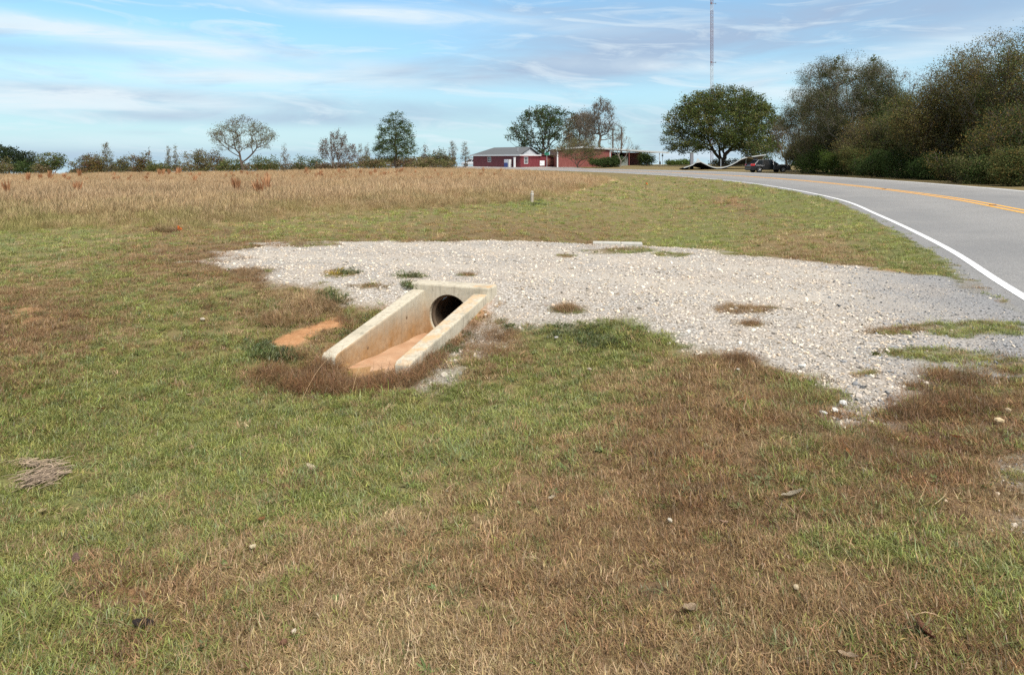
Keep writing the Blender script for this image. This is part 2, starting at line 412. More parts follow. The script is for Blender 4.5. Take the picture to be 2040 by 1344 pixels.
grc = t.ramp(vsep.outputs[0], [(0, (.22, .21, .195)), (.3, (.40, .38, .35)), (.7, (.52, .495, .46)), (1, (.38, .345, .30))])
grc = t.mix(t.ramp(vo.outputs['Distance'], [(.3, 0.), (.65, .9)]), grc, (.22, .20, .175))
grc = t.mix(t.ramp(n1, [(.35, .0), (.7, .45)]), grc, (.42, .34, .26))
grc = t.mix(t.math('MULTIPLY', t.attr('track'), t.ramp(n2, [(.3, .25), (.7, .75)])), grc, (.43, .385, .325))
ash = t.attr('ash')
grc = t.mix(ash, grc, t.ramp(n3, [(.35, (.14, .14, .145)), (.65, (.30, .295, .29))]))
col = t.mix(gr, turf, grc)
hb = t.math('ADD', t.math('MULTIPLY', n3, .6), t.math('MULTIPLY', t.math('SUBTRACT', 1.0, vo.outputs['Distance']), .5))
t.bsdf(col, .95, t.bump(hb, .8, .02), 0, .1)
ash_a = sstep(2.2, .3, grd + 1.2 * (fbm(gx * 1.3, gy * 1.3, 88, 3) - .5)) * (gy < 135)
trk = np.maximum(np.exp(-((gs - 1.55 + .25 * np.sin(gt * .6)) / .38) ** 2), np.exp(-((gs - 3.45 + .25 * np.sin(gt * .6)) / .38) ** 2)) * sstep(-7, -4, gt)
gme = npmesh('ground', np.c_[gx, gy, gz], quads, np.full(len(quads), 4), t.m, True,
             {'green': ('FLOAT', gv), 'tone': ('FLOAT', gtone), 'gravel': ('FLOAT', ggr), 'clay': ('FLOAT', gcl), 'field': ('FLOAT', gfi), 'ash': ('FLOAT', ash_a), 'track': ('FLOAT', trk)})
ground = tag(link('ground', gme), kind='structure')

# ------------------------------------------------------------------ the road: banked ribbon, edge lines, double yellow
def ribbon(name, offs, dz, mat, k0, k1, thick=0, step=1, parent=None, ragged=0, seed=0):
    ks = np.arange(k0, k1, step); n = len(offs)
    V = []
    for j, o in enumerate(offs):
        oo = np.full(len(ks), o, float)
        if ragged and j in (0, n - 1): oo = oo + ragged * (fbm(ks * .35, ks * 0 + j * 9., 5 + seed, 4) - .5) * (-1 if j == 0 else 1)
        p = LINE[ks] + NOR[ks] * oo[:, None]
        V.append(np.c_[p, terrain_road(ks, oo) + dz])
    if thick:
        V = [np.c_[V[0][:, :2], V[0][:, 2] - thick]] + V + [np.c_[V[-1][:, :2], V[-1][:, 2] - thick]]; n += 2
    V = np.stack(V, 1).reshape(-1, 3)
    ii = np.arange(len(ks) * n).reshape(len(ks), n)
    q = np.stack([ii[:-1, :-1], ii[:-1, 1:], ii[1:, 1:], ii[1:, :-1]], -1).reshape(-1, 4)
    return link(name, npmesh(name, V, q, np.full(len(q), 4), mat, False, {'across': ('FLOAT', np.tile(np.linspace(0, 1, n), len(ks)))}), None, parent)
def terrain_road(ks, off):
    x = LINE[ks, 0]; y = LINE[ks, 1]
    z = bank(ks) * off
    px = x + NOR[ks, 0] * off; py = y + NOR[ks, 1] * off
    z = z - .012 * np.maximum(0, -px - 15) * sstep(12, 40, py)
    yc = np.interp(px, [-34, -14], [98, 172])
    return z - np.minimum(.022 * np.maximum(0, py - yc), 45)
t = NT('worn_asphalt'); P = t.pos()
n1 = t.noise(P, .5, 5, .6); n2 = t.noise(P, 24, 5, .7); n3 = t.noise(P, 90, 3, .8)
vo = t.new('ShaderNodeTexVoronoi', feature='F1'); vo.inputs['Scale'].default_value = 75; t.lk(P, vo.inputs['Vector'])
vs = t.new('ShaderNodeSeparateColor'); t.lk(vo.outputs['Color'], vs.inputs[0])
c = t.ramp(vs.outputs[0], [(0, (.155, .15, .145)), (.5, (.225, .217, .205)), (.85, (.30, .288, .27)), (1, (.41, .395, .37))])
c = t.mix(t.ramp(n2, [(.35, 0.), (.65, .5)]), c, (.155, .155, .157))
c = t.mix(t.ramp(n1, [(.35, 0.), (.7, .35)]), c, (.29, .28, .27))
ac = t.attr('across')
wp = t.math('PINGPONG', t.math('ADD', t.math('MULTIPLY', ac, 4.0), .5), 1.0)          # two wheel paths in each lane
wp = t.math('MULTIPLY', t.ramp(wp, [(.2, 0.), (.7, 1.)]), t.ramp(t.noise(P, .35, 4, .6), [(.3, .15), (.7, .6)]))
c = t.mix(wp, c, (.15, .15, .152))
t.bsdf(c, .85, t.bump(vo.outputs['Distance'], .5, .006), 0, .25); M_ASPH = t.m
def paint(name, col, wear):
    t = NT(name); P = t.pos(); n = t.noise(P, 22, 5, .75); n2 = t.noise(P, 3, 3)
    vo = t.new('ShaderNodeTexVoronoi', feature='F1'); vo.inputs['Scale'].default_value = 70; t.lk(P, vo.inputs['Vector'])
    vs = t.new('ShaderNodeSeparateColor'); t.lk(vo.outputs['Color'], vs.inputs[0])
    k = t.ramp(vs.outputs[0], [(0, 1.), (wear, 1.), (wear + .02, 0.)], 'LINEAR')
    k = t.math('MULTIPLY', k, t.ramp(n2, [(.3, .4), (.6, 1.)]))
    c = t.mix(n, tuple(x * .9 for x in col), col)
    t.bsdf(t.mix(k, c, (.2, .2, .2)), .7, None, 0, .3); return t.m
M_WHITE = paint('white_road_paint', (.72, .72, .71), .13); M_YEL = paint('yellow_road_paint', (.74, .36, .04), .06)
KN = len(LINE)
road = tag(ribbon('road', list(np.linspace(-.32, 7.85, 25)), 0, M_ASPH, 4, KN - 6, .35, 1, None, .22), kind='structure')
for a, b, mt in ((-.06, .06, M_WHITE), (3.53, 3.67, M_YEL), (3.83, 3.97, M_YEL), (7.42, 7.55, M_WHITE)):
    tag(ribbon('road_marking', [a, b], .005, mt, 6, KN - 8), kind='structure')
# raised reflectors between the yellow lines
for px_, d_ in ((1975, 23.2), (1762, 37.5)):
    k = int(np.argmin(np.abs((LINE[:, 0] + NOR[:, 0] * 3.75) / (LINE[:, 1] + NOR[:, 1] * 3.75) - (px_ - CX) / F) + 10 * (np.abs(LINE[:, 1] - d_) > 12)))
    p = LINE[k] + NOR[k] * 3.75
    ang = math.atan2(TAN[k, 1], TAN[k, 0])
    e = MB().hexa([(-.05, -.06, 0), (.05, -.06, 0), (.05, .06, 0), (-.05, .06, 0), (-.02, -.05, .022), (.02, -.05, .022), (.02, .05, .022), (-.02, .05, .022)])
    o = e.build('road_reflector', simple_mat('dull_amber_plastic', (.16, .08, .03), .4, .2, 40))
    o.location = (p[0], p[1], float(bank(np.array([k]))[0]) * 3.75 + .002); o.rotation_euler = (0, 0, ang)
    o.scale = (2.0, 1.6, 1.3)
    tag(o, 'small dull marker stuck between the yellow lines nearer the frame edge' if px_ == 1975 else 'small dull marker between the yellow lines farther along the curve', 'road reflector', 'raised markers on the centre line')
# ------------------------------------------------------------------ concrete culvert end with wing walls
t = NT('weathered_concrete'); P = t.obj()
n1 = t.noise(P, 2.2, 6, .6); n2 = t.noise(P, 18, 6, .65); n3 = t.noise(P, 90, 3, .7)
mp = t.new('ShaderNodeMapping'); mp.inputs['Scale'].default_value = (9, 9, .7); t.lk(P, mp.inputs[0]); st = t.noise(mp.outputs[0], 2.4, 5, .65)
base = t.ramp(n2, [(.25, (.385, .335, .25)), (.55, (.48, .43, .335)), (.8, (.53, .485, .39))])
base = t.mix(t.ramp(n1, [(.45, 0.), (.75, .45)]), base, (.46, .40, .29))
base = t.mix(t.ramp(st, [(.50, 0.), (.70, .6)]), base, (.22, .19, .15))
base = t.mix(t.ramp(t.noise(P, 4.5, 7, .7), [(.52, 0.), (.68, .5)]), base, (.20, .185, .14))
base = t.mix(t.ramp(t.noise(P, 13, 6, .75), [(.58, 0.), (.70, .55)]), base, (.155, .145, .10))          # run-off streaks
sp = t.new('ShaderNodeSeparateXYZ'); t.lk(P, sp.inputs[0])
hgt = t.math('ADD', sp.outputs[2], t.math('MULTIPLY', t.math('SUBTRACT', n1, .5), .35))
hgt = t.math('ADD', hgt, t.math('MULTIPLY', t.math('SUBTRACT', st, .5), .25))
ins = t.math('COMPARE', sp.outputs[0], 0.0, .335)
front = t.math('LESS_THAN', sp.outputs[1], .02)
clay = t.math('MULTIPLY', t.ramp(t.math('ADD', hgt, .6), [(.06, 1.), (.30, .75), (.55, 0.)]), t.math('MULTIPLY', ins, front))
clc = t.ramp(n2, [(.3, (.24, .115, .032)), (.7, (.37, .19, .06))])
clay = t.math('MULTIPLY', clay, t.ramp(t.noise(P, 3.2, 6, .7), [(.30, .6), (.6, 1.)]))
tops = t.new('ShaderNodeNewGeometry').outputs['Normal']; ts = t.new('ShaderNodeSeparateXYZ'); t.lk(tops, ts.inputs[0])
rust = t.math('MULTIPLY', t.math('GREATER_THAN', ts.outputs[2], .5), t.math('GREATER_THAN', sp.outputs[0], .3))
rust = t.math('MULTIPLY', rust, t.ramp(t.noise(P, 7, 5, .7), [(.46, 0.), (.62, .6)]))
c = t.mix(clay, base, clc); c = t.mix(rust, c, (.50, .29, .12))
t.bsdf(c, .9, t.bump(t.math('ADD', n3, n2), .35, .006), 0, .2); M_CONC = t.m
t = NT('clay_silt'); P = t.obj(); n = t.noise(P, 5, 5, .6); n2 = t.noise(P, 40, 4, .7)
sv = t.new('ShaderNodeTexVoronoi', feature='DISTANCE_TO_EDGE'); sv.inputs['Scale'].default_value = 14; t.lk(P, sv.inputs['Vector'])
sc = t.mix(t.ramp(n, [(.35, 0.), (.65, 1.)]), (.36, .205, .115), (.45, .29, .18)); sc = t.mix(t.ramp(n2, [(.55, 0.), (.75, .5)]), sc, (.22, .13, .075))
sc = t.mix(t.math('MULTIPLY', t.ramp(sv.outputs['Distance'], [(.0, 1.), (.03, 0.)]), t.ramp(n, [(.45, 0.), (.6, .55)])), sc, (.15, .085, .05))
t.bsdf(sc, .85, t.bump(n2, .4, .008), 0, .25); M_SILT = t.m
t = NT('dark_corrugated_pipe'); P = t.obj(); n = t.noise(P, 12, 5, .6)
t.bsdf(t.ramp(n, [(.3, (.05, .035, .022)), (.7, (.11, .075, .045))]), .9); M_PIPE = t.m
ang = math.atan2(CU[1], CU[0]) - math.pi / 2          # local: x across, y along the pipe, z up
culvert = empty('culvert', (CO[0], CO[1], 0), ang, 'concrete culvert end with two sloping wing walls and dark round pipe mouth', 'culvert')
def wing(sx):
    xi, xo = .325 * sx, .495 * sx
    zt0, zt1 = .05, -.305
    y0 = .0; y1 = -CL
    bm = bmesh.new()
    prof = [(y0, -.62), (y1, -.62), (y1, zt1 - .025), (y1 + .03, zt1 + .006), (y0, zt0)]
    a = [bm.verts.new((xi, p[0], p[1])) for p in prof]; b = [bm.verts.new((xo, p[0], p[1])) for p in prof]
    n = len(prof)
    for i in range(n): bm.faces.new([a[i], a[(i + 1) % n], b[(i + 1) % n], b[i]])
    bm.faces.new(a); bm.faces.new(b[::-1])
    bmesh.ops.recalc_face_normals(bm, faces=bm.faces)
    es = [e for e in bm.edges if (e.verts[0].co.z > -.5 and e.verts[1].co.z > -.5)]
    bmesh.ops.bevel(bm, geom=es, offset=.016, segments=2, affect='EDGES', profile=.6)
    me = bpy.data.meshes.new('wing_wall'); bm.to_mesh(me); bm.free()
    return link('wing_wall', me, M_CONC, culvert)
wing(-1); wing(1)
# headwall: slab with a round opening
def headwall(y0, y1, zb, zt, w, rad, zc):
    bm = bmesh.new(); N = 40
    def ring(y):
        return [bm.verts.new((rad * math.cos(2 * math.pi * i / N), y, zc + rad * math.sin(2 * math.pi * i / N))) for i in range(N)]
    def outer(y):
        out = []
        for i in range(N):
            a = 2 * math.pi * i / N; c, s = math.cos(a), math.sin(a)
            k = min(w / abs(c) if abs(c) > 1e-6 else 1e9, ((zt - zc) if s > 0 else (zc - zb)) / abs(s) if abs(s) > 1e-6 else 1e9)
            out.append([c * k, y, zc + s * k])
        for cx, cz in ((w, zt), (-w, zt), (w, zb), (-w, zb)):
            j = min(range(N), key=lambda i: (out[i][0] - cx) ** 2 + (out[i][2] - cz) ** 2); out[j][0], out[j][2] = cx, cz
        return [bm.verts.new(p) for p in out]
    r0, r1, o0, o1 = ring(y0), ring(y1), outer(y0), outer(y1)
    for i in range(N):
        j = (i + 1) % N
        bm.faces.new([r0[i], r0[j], o0[j], o0[i]]); bm.faces.new([r1[j], r1[i], o1[i], o1[j]])
        bm.faces.new([r0[j], r0[i], r1[i], r1[j]]); bm.faces.new([o0[i], o0[j], o1[j], o1[i]])
    bmesh.ops.recalc_face_normals(bm, faces=bm.faces)
    bm.edges.ensure_lookup_table()
    es = [e for e in bm.edges if len(e.link_faces) == 2 and e.calc_face_angle(0) > 1.0 and min(v.co.z for v in e.verts) > -.45
          and (abs(abs(e.verts[0].co.x) - w) < 1e-4 or abs(e.verts[0].co.z - zt) < 1e-4) and (abs(abs(e.verts[1].co.x) - w) < 1e-4 or abs(e.verts[1].co.z - zt) < 1e-4)]
    bmesh.ops.bevel(bm, geom=es, offset=.022, segments=2, affect='EDGES', profile=.5)
    me = bpy.data.meshes.new('headwall'); bm.to_mesh(me); bm.free(); return me
link('headwall', headwall(.0, .26, -.62, .125, .515, .262, -.25), M_CONC, culvert)
m = MB(); N = 32
V = []; Fc = []
ys = np.arange(.098, 5.0, .07)
for k, y in enumerate(ys):
    r = .222 + (.006 if k % 2 else 0)
    V += [(r * math.cos(2 * math.pi * i / N), y, -.25 + r * math.sin(2 * math.pi * i / N)) for i in range(N)]
for k in range(len(ys) - 1):
    Fc += [(k * N + i, k * N + (i + 1) % N, (k + 1) * N + (i + 1) % N, (k + 1) * N + i) for i in range(N)]
Fc.append(tuple(range((len(ys) - 1) * N, len(ys) * N)))
if False: V += []
m.add(V, Fc); o = m.build('pipe', M_PIPE, culvert, smooth=False)
m = MB()          # collar round the pipe mouth; its shade is put into the dark colour
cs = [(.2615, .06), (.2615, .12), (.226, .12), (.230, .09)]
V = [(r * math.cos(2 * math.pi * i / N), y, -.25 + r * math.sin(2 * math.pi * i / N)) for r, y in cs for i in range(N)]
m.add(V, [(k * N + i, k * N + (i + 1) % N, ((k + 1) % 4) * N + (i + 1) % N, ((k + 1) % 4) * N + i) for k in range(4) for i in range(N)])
m.build('pipe_collar', simple_mat('shaded_collar', (.115, .085, .058), .9, .35, 9, 0, .2, .3), culvert, smooth=True)
# floor slab with a skin of clay silt
bm = bmesh.new(); gxn, gyn = 14, 40; rows = []
for j in range(gyn + 1):
    y = .06 - (CL + .10) * j / gyn
    rows.append([bm.verts.new((-.323 + .646 * i / gxn, y, -.487 + .012 * math.sin(i * .9 + j * .21) * math.sin(j * .33) + .02 * (abs(i / gxn - .5) * 2) ** 3)) for i in range(gxn + 1)])
for j in range(gyn):
    for i in range(gxn): bm.faces.new([rows[j][i], rows[j][i + 1], rows[j + 1][i + 1], rows[j + 1][i]])
bmesh.ops.recalc_face_normals(bm, faces=bm.faces)
for f in bm.faces: f.smooth = True
me = bpy.data.meshes.new('floor_slab'); bm.to_mesh(me); bm.free(); link('floor_slab', me, M_SILT, culvert)
# two small form-tie holes in the left wing wall
for y, z in ((-.42, -.20), (-1.22, -.36)):
    MB().tube((-.3265, y, z), (-.3205, y, z), .016, .013, 12).build('tie_hole', simple_mat('dark_rust_stain', (.16, .10, .055), .9), culvert)

# the far end of the pipe: only the top of its headwall shows over the gravel
_d = 14.1
fx, fy = atd(1230, _d), _d
far_head = empty('culvert_headwall', (fx, fy, 0), ang + R(14), 'low grey concrete headwall barely showing above the far edge of the gravel', 'headwall')
zt = zpix(482, _d)
M_FARC = simple_mat('grey_weathered_concrete', (.40, .385, .345), .9, .25, 12, 0, .2, .3)
MB().box(-.46, .06, -.12, .12, -.6, zt).build('slab', M_FARC, far_head, None, .015)
MB().box(.064, .46, -.12, .12, -.6, zt - .004).build('slab', M_FARC, far_head, None, .015)
# ------------------------------------------------------------------ clump meshes (kept out of the scene; the scatter objects below instance them)
def blade_mesh(name, n, Rad, L, w, lean, curl, mat, seed, seg=3, flat=0., heads=0.):
    g = np.random.default_rng(seed)
    V = []; Q = []; S = []; rn = []
    for b in range(n):
        r = Rad * math.sqrt(g.random()); a = g.random() * 6.283
        p = np.array([r * math.cos(a), r * math.sin(a), -.006])
        az = g.random() * 6.283; th = g.uniform(*lean); ln = g.uniform(*L) * (1 - .3 * (r / Rad)); ww = g.uniform(*w) * .5
        cu = g.uniform(*curl); tw = g.normal(0, .35); rv = g.random()
        side = np.array([-math.sin(az + tw), math.cos(az + tw), 0])
        i0 = len(V)
        for k in range(seg + 1):
            f = k / seg
            wk = ww * (1 - .85 * f ** 1.6) if not heads else ww * (1.0 if f < .6 else heads if f < .95 else .3)
            if k == seg and not heads: V.append(p); rn.append(rv)
            else:
                V.append(p - side * wk); V.append(p + side * wk); rn += [rv, rv]
            d = np.array([math.sin(th) * math.cos(az), math.sin(th) * math.sin(az), math.cos(th)])
            p = p + d * ln / seg; p[2] = max(p[2], .004 + .012 * g.random()); th += cu / seg; az += g.normal(0, .12)
        for k in range(seg):
            if k == seg - 1 and not heads: Q += [i0 + 2 * k, i0 + 2 * k + 1, i0 + 2 * k + 2]; S.append(3)
            else: Q += [i0 + 2 * k, i0 + 2 * k + 1, i0 + 2 * k + 3, i0 + 2 * k + 2]; S.append(4)
    me = npmesh(name, V, Q, S, mat, False, {'rnd': ('FLOAT', rn)})
    return bpy.data.objects.new(name, me)
t = NT('grass_blade')
c0 = t.attr('col', 'INSTANCER', 'Color'); rv = t.attr('rnd')
hs = t.new('ShaderNodeHueSaturation'); t.lk(c0, hs.inputs['Color'])
t.lk(t.math('MULTIPLY_ADD', rv, 1.1, .45), hs.inputs['Value']); t.lk(t.math('MULTIPLY_ADD', t.math('FRACT', t.math('MULTIPLY', rv, 7.3)), .05, .475), hs.inputs['Hue'])
hs.inputs['Saturation'].default_value = 1.0
cc = t.mix(t.math('MULTIPLY', t.math('FRACT', t.math('MULTIPLY', rv, 13.7)), .35), hs.outputs[0], (.30, .21, .11))
d1 = t.new('ShaderNodeBsdfDiffuse'); t.lk(cc, d1.inputs[0]); d2 = t.new('ShaderNodeBsdfTranslucent'); t.lk(cc, d2.inputs[0])
gl = t.new('ShaderNodeBsdfGlossy'); gl.inputs['Roughness'].default_value = .45; gl.inputs[0].default_value = (.6, .6, .6, 1)
mx = t.new('ShaderNodeMixShader'); mx.inputs[0].default_value = .3; t.lk(d1.outputs[0], mx.inputs[1]); t.lk(d2.outputs[0], mx.inputs[2])
m2 = t.new('ShaderNodeMixShader'); m2.inputs[0].default_value = .04; t.lk(mx.outputs[0], m2.inputs[1]); t.lk(gl.outputs[0], m2.inputs[2])
t.lk(m2.outputs[0], t.out.inputs[0]); M_BLADE = t.m

def scatter(name, srcs, xyz, rot, scl, idx, col, label=None, kind='stuff'):
    n = len(xyz)
    me = npmesh(name, xyz, [], [], None, False, {'rot': ('FLOAT_VECTOR', rot), 'scl': ('FLOAT', scl), 'idx': ('INT', idx), 'col': ('FLOAT_COLOR', col)})
    o = link(name, me)
    ng = bpy.data.node_groups.new(name, 'GeometryNodeTree')
    ng.interface.new_socket('Geometry', in_out='INPUT', socket_type='NodeSocketGeometry')
    ng.interface.new_socket('Geometry', in_out='OUTPUT', socket_type='NodeSocketGeometry')
    N, Lk = ng.nodes, ng.links
    gi, go = N.new('NodeGroupInput'), N.new('NodeGroupOutput')
    g2i = N.new('GeometryNodeGeometryToInstance')
    for s in reversed(srcs):
        oi = N.new('GeometryNodeObjectInfo'); oi.inputs[0].default_value = s; oi.inputs['As Instance'].default_value = True
        Lk.new(oi.outputs['Geometry'], g2i.inputs[0])
    # join as separate instances
    N.remove(g2i)
    j = N.new('GeometryNodeJoinGeometry')
    for s in reversed(srcs):
        oi = N.new('GeometryNodeObjectInfo'); oi.inputs[0].default_value = s; oi.inputs['As Instance'].default_value = True
        Lk.new(oi.outputs['Geometry'], j.inputs[0])
    def na(nm, ty):
        q = N.new('GeometryNodeInputNamedAttribute'); q.data_type = ty; q.inputs[0].default_value = nm
        return [x for x in q.outputs if x.enabled and x.name == 'Attribute'][0]
    ip = N.new('GeometryNodeInstanceOnPoints'); ip.inputs['Pick Instance'].default_value = True
    Lk.new(gi.outputs[0], ip.inputs['Points']); Lk.new(j.outputs[0], ip.inputs['Instance'])
    Lk.new(na('idx', 'INT'), ip.inputs['Instance Index']); Lk.new(na('scl', 'FLOAT'), ip.inputs['Scale'])
    e2r = N.new('FunctionNodeEulerToRotation'); Lk.new(na('rot', 'FLOAT_VECTOR'), e2r.inputs[0]); Lk.new(e2r.outputs[0], ip.inputs['Rotation'])
    Lk.new(ip.outputs[0], go.inputs[0])
    md = o.modifiers.new('scatter', 'NODES'); md.node_group = ng
    return tag(o, label, None, None, kind)

def wedge(n, d0, d1, k=.72, m=1.5, power=1.0):
    """random ground points in the part of the place the camera looks at, between depths d0 and d1"""
    u = rng.random(n)
    y = d0 + (d1 - d0) * u if power == 0 else (d0 ** (1 - power) + u * (d1 ** (1 - power) - d0 ** (1 - power))) ** (1 / (1 - power)) if power != 1 else d0 * (d1 / d0) ** u
    x = (rng.random(n) * 2 - 1) * (k * y + m)
    return x, y
def in_trough(x, y):
    s, t_ = culv(x, y)
    return ((np.abs(t_) < .52) & (s > -CL - .0) & (s < .28)) | ((np.abs(x - fx) < .62) & (np.abs(y - fy) < .22))
def slope_rot(n): return np.c_[rng.normal(0, .12, n), rng.normal(0, .12, n), rng.random(n) * 6.283]

# --- the mown verge
UP = [blade_mesh('green_tuft', 40, .065, (.035, .085), (.0032, .0056), (.3, 1.35), (.1, 1.5), M_BLADE, 100 + i) for i in range(4)]
DRY = [blade_mesh('dry_tuft', 54, .085, (.03, .085), (.0026, .0050), (.7, 1.7), (-1.3, 1.5), M_BLADE, 200 + i) for i in range(4)]
LNG = [blade_mesh('long_tuft', 30, .06, (.07, .15), (.0028, .0048), (.2, 1.1), (.4, 1.7), M_BLADE, 300 + i) for i in range(3)]
STRAWS = [blade_mesh('loose_straw', 7, .12, (.10, .26), (.0016, .0032), (1.25, 1.62), (-.5, .5), M_BLADE, 450 + i, 4) for i in range(3)]
ROS = [blade_mesh('broadleaf_rosette', 11, .012, (.035, .075), (.014, .024), (.9, 1.45), (-.2, .5), M_BLADE, 470 + i, 4) for i in range(2)]
WIRE = [blade_mesh('wiry_tuft', 40, .10, (.05, .13), (.0012, .0024), (.3, 1.5), (-1.2, 1.6), M_BLADE, 400 + i, 4) for i in range(3)]
def verge(n, d0, d1, power, sc):
    x, y = wedge(n, d0, d1, .72, 1.6, power)
    rd, _ = road_d(x, y)
    g, tn = vegmap(x, y)
    grv = gravel_m(x, y, rd); cl = clay_m(x, y); gp = grass_patch(x, y)
    f = field_in(x, y) + 4 * (fbm(x * .5, y * .5, 5, 3) - .5)
    nz = fbm(x * 1.7, y * 1.7, 61, 4) - .5; n2 = fbm(x * 6, y * 6, 67, 3) - .5; nb = fbm(x * 4.5, y * 4.5, 71, 3)
    keep = np.maximum((1 - grv) ** 2.2 * (1 - .93 * cl), gp * .9)
    keep *= np.where(rd < 0, 0, 1) * ~in_trough(x, y) * (f < 1.0)
    keep *= np.clip(.1 + 1.8 * nb, .12, 1)
    k = rng.random(n) < keep
    x, y, g, tn, nz, n2, rd, gp = x[k], y[k], g[k], tn[k], nz[k], n2[k], rd[k], gp[k]
    n = len(x)
    z = terrain(x, y)
    am = np.clip(3.2 * g * (1 - g), .3, 1); pg = np.clip(g * 1.08 + .05 + am * (nz * 1.4 + n2 * 2.0), .02, .86)
    isg = rng.random(n) < pg
    tt = np.clip(tn + nz * .8 + rng.normal(0, .16, n), 0, 1)
    col = np.where(isg[:, None], GREEN[rng.integers(0, 5, n)] * rng.uniform(.75, 1.25, (n, 1)), dry_col(tt, rng) * rng.uniform(.75, 1.25, (n, 1)))
    col[isg] = col[isg] * (1 - .35 * np.clip(.5 - g[isg], 0, 1)[:, None]) + np.array([.12, .09, .03]) * np.clip(.55 - g[isg], 0, 1)[:, None] * .4
    r = rng.random(n)
    idx = np.where(isg, rng.integers(0, 4, n), 4 + rng.integers(0, 4, n))
    idx = np.where(isg & (r < .04 + .30 * sstep(.56, .70, fbm(x * 2.4, y * 2.4, 83, 3))), 8 + rng.integers(0, 3, n), idx)
    idx = np.where(~isg & (r < .35 * tt), 11 + rng.integers(0, 3, n), idx)
    r2 = rng.random(n); lit = (r2 < .035); ros = (r2 > .988) & (nz > -.15)
    idx = np.where(lit, 14 + rng.integers(0, 3, n), np.where(ros, 17 + rng.integers(0, 2, n), idx))
    col[lit] = STRAW[rng.integers(0, 4, lit.sum())] * rng.uniform(.7, 1.2, (lit.sum(), 1)); col[ros] = np.array([.10, .15, .045]) * rng.uniform(.8, 1.3, (ros.sum(), 1))
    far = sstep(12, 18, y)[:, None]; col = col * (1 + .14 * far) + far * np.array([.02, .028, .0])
    s = rng.uniform(.65, 1.3, n) * sc * (1 + .5 * nz)
    s = s * np.interp(y, [2, 14, 40], [1, 1.0, 1.35]) * np.where(gp > .3, .8, 1)
    return np.c_[x, y, z - .004], slope_rot(n), s, idx, col
parts = [verge(30000, 1.25, 5.0, .9, .9), verge(38000, 5.0, 12.0, .8, 1.0), verge(16000, 12.0, 30.0, .9, 1.25), verge(9000, 30.0, 75.0, .8, 2.0)]
A = [np.concatenate(q) for q in zip(*parts)]
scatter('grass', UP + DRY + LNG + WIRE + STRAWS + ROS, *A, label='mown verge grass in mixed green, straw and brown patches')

# --- the tall dry field
t = NT('field_stem'); c0 = t.attr('col', 'INSTANCER', 'Color'); rv = t.attr('rnd')
hs = t.new('ShaderNodeHueSaturation'); t.lk(c0, hs.inputs['Color']); t.lk(t.math('MULTIPLY_ADD', rv, .5, .74), hs.inputs['Value'])
d1 = t.new('ShaderNodeBsdfDiffuse'); t.lk(hs.outputs[0], d1.inputs[0]); d2 = t.new('ShaderNodeBsdfTranslucent'); t.lk(hs.outputs[0], d2.inputs[0])
mx = t.new('ShaderNodeMixShader'); mx.inputs[0].default_value = .3; t.lk(d1.outputs[0], mx.inputs[1]); t.lk(d2.outputs[0], mx.inputs[2]); t.lk(mx.outputs[0], t.out.inputs[0]); M_STEM = t.m
TALL = [blade_mesh('field_tuft', 70, .36, (.30, .72), (.004, .008), (.0, .55), (.1, 1.3), M_STEM, 500 + i, 4, 0, 2.0) for i in range(4)]
def fieldpts(n, d0, d1, power):
    x, y = wedge(n, d0, d1, .74, 3, power)
    k = (x > -90)
    x, y = x[k], y[k]
    f = field_in(x, y); nz = fbm(x * .35, y * .35, 5, 3) - .5; nl = fbm(x * 1.3, y * 1.3, 15, 3) - .5
    e = f + 5 * nz + 1.5
    keep = sstep(-1.5, 4.0, e)
    yc = np.interp(x, [-34, -14], [108, 128]); keep *= y < yc
    rd, _ = road_d(x, y); keep *= rd > 4.5
    k = rng.random(len(x)) < keep
    x, y, e, nz, nl = x[k], y[k], e[k], nz[k], nl[k]; n = len(x)
    front = sstep(9, 0, e)
    h = (.28 + .72 * sstep(-1.5, 7.5, e)) * rng.uniform(.8, 1.15, n) * np.interp(x, [4, 12], [1, .75])
    base = np.array([(.50, .355, .21), (.45, .315, .18), (.54, .39, .235), (.43, .285, .165), (.48, .32, .175)])[rng.integers(0, 5, n)]
    olive = np.array([(.32, .28, .11), (.36, .30, .125), (.26, .245, .085)])[rng.integers(0, 3, n)]
    left = sstep(-4, -14, x)
    w = np.clip(front * (.55 + .5 * left) + nl * .9, 0, 1) * (rng.random(n) < .85)
    col = (base * (1 - w[:, None]) + olive * w[:, None]) * rng.uniform(.85, 1.15, (n, 1)) * np.array([.86, .88, .90]) * (.85 + .35 * fbm(x * .16, y * .16, 25, 3))[:, None]
    return np.c_[x, y, terrain(x, y)], slope_rot(n) * np.array([.6, .6, 1]), h, rng.integers(0, 4, n), col
parts = [fieldpts(20000, 15.0, 48.0, .9), fieldpts(9000, 48.0, 130.0, .6)]
A = [np.concatenate(q) for q in zip(*parts)]
scatter('tall_grass', TALL, *A, label='tall dry tan grass filling the field')

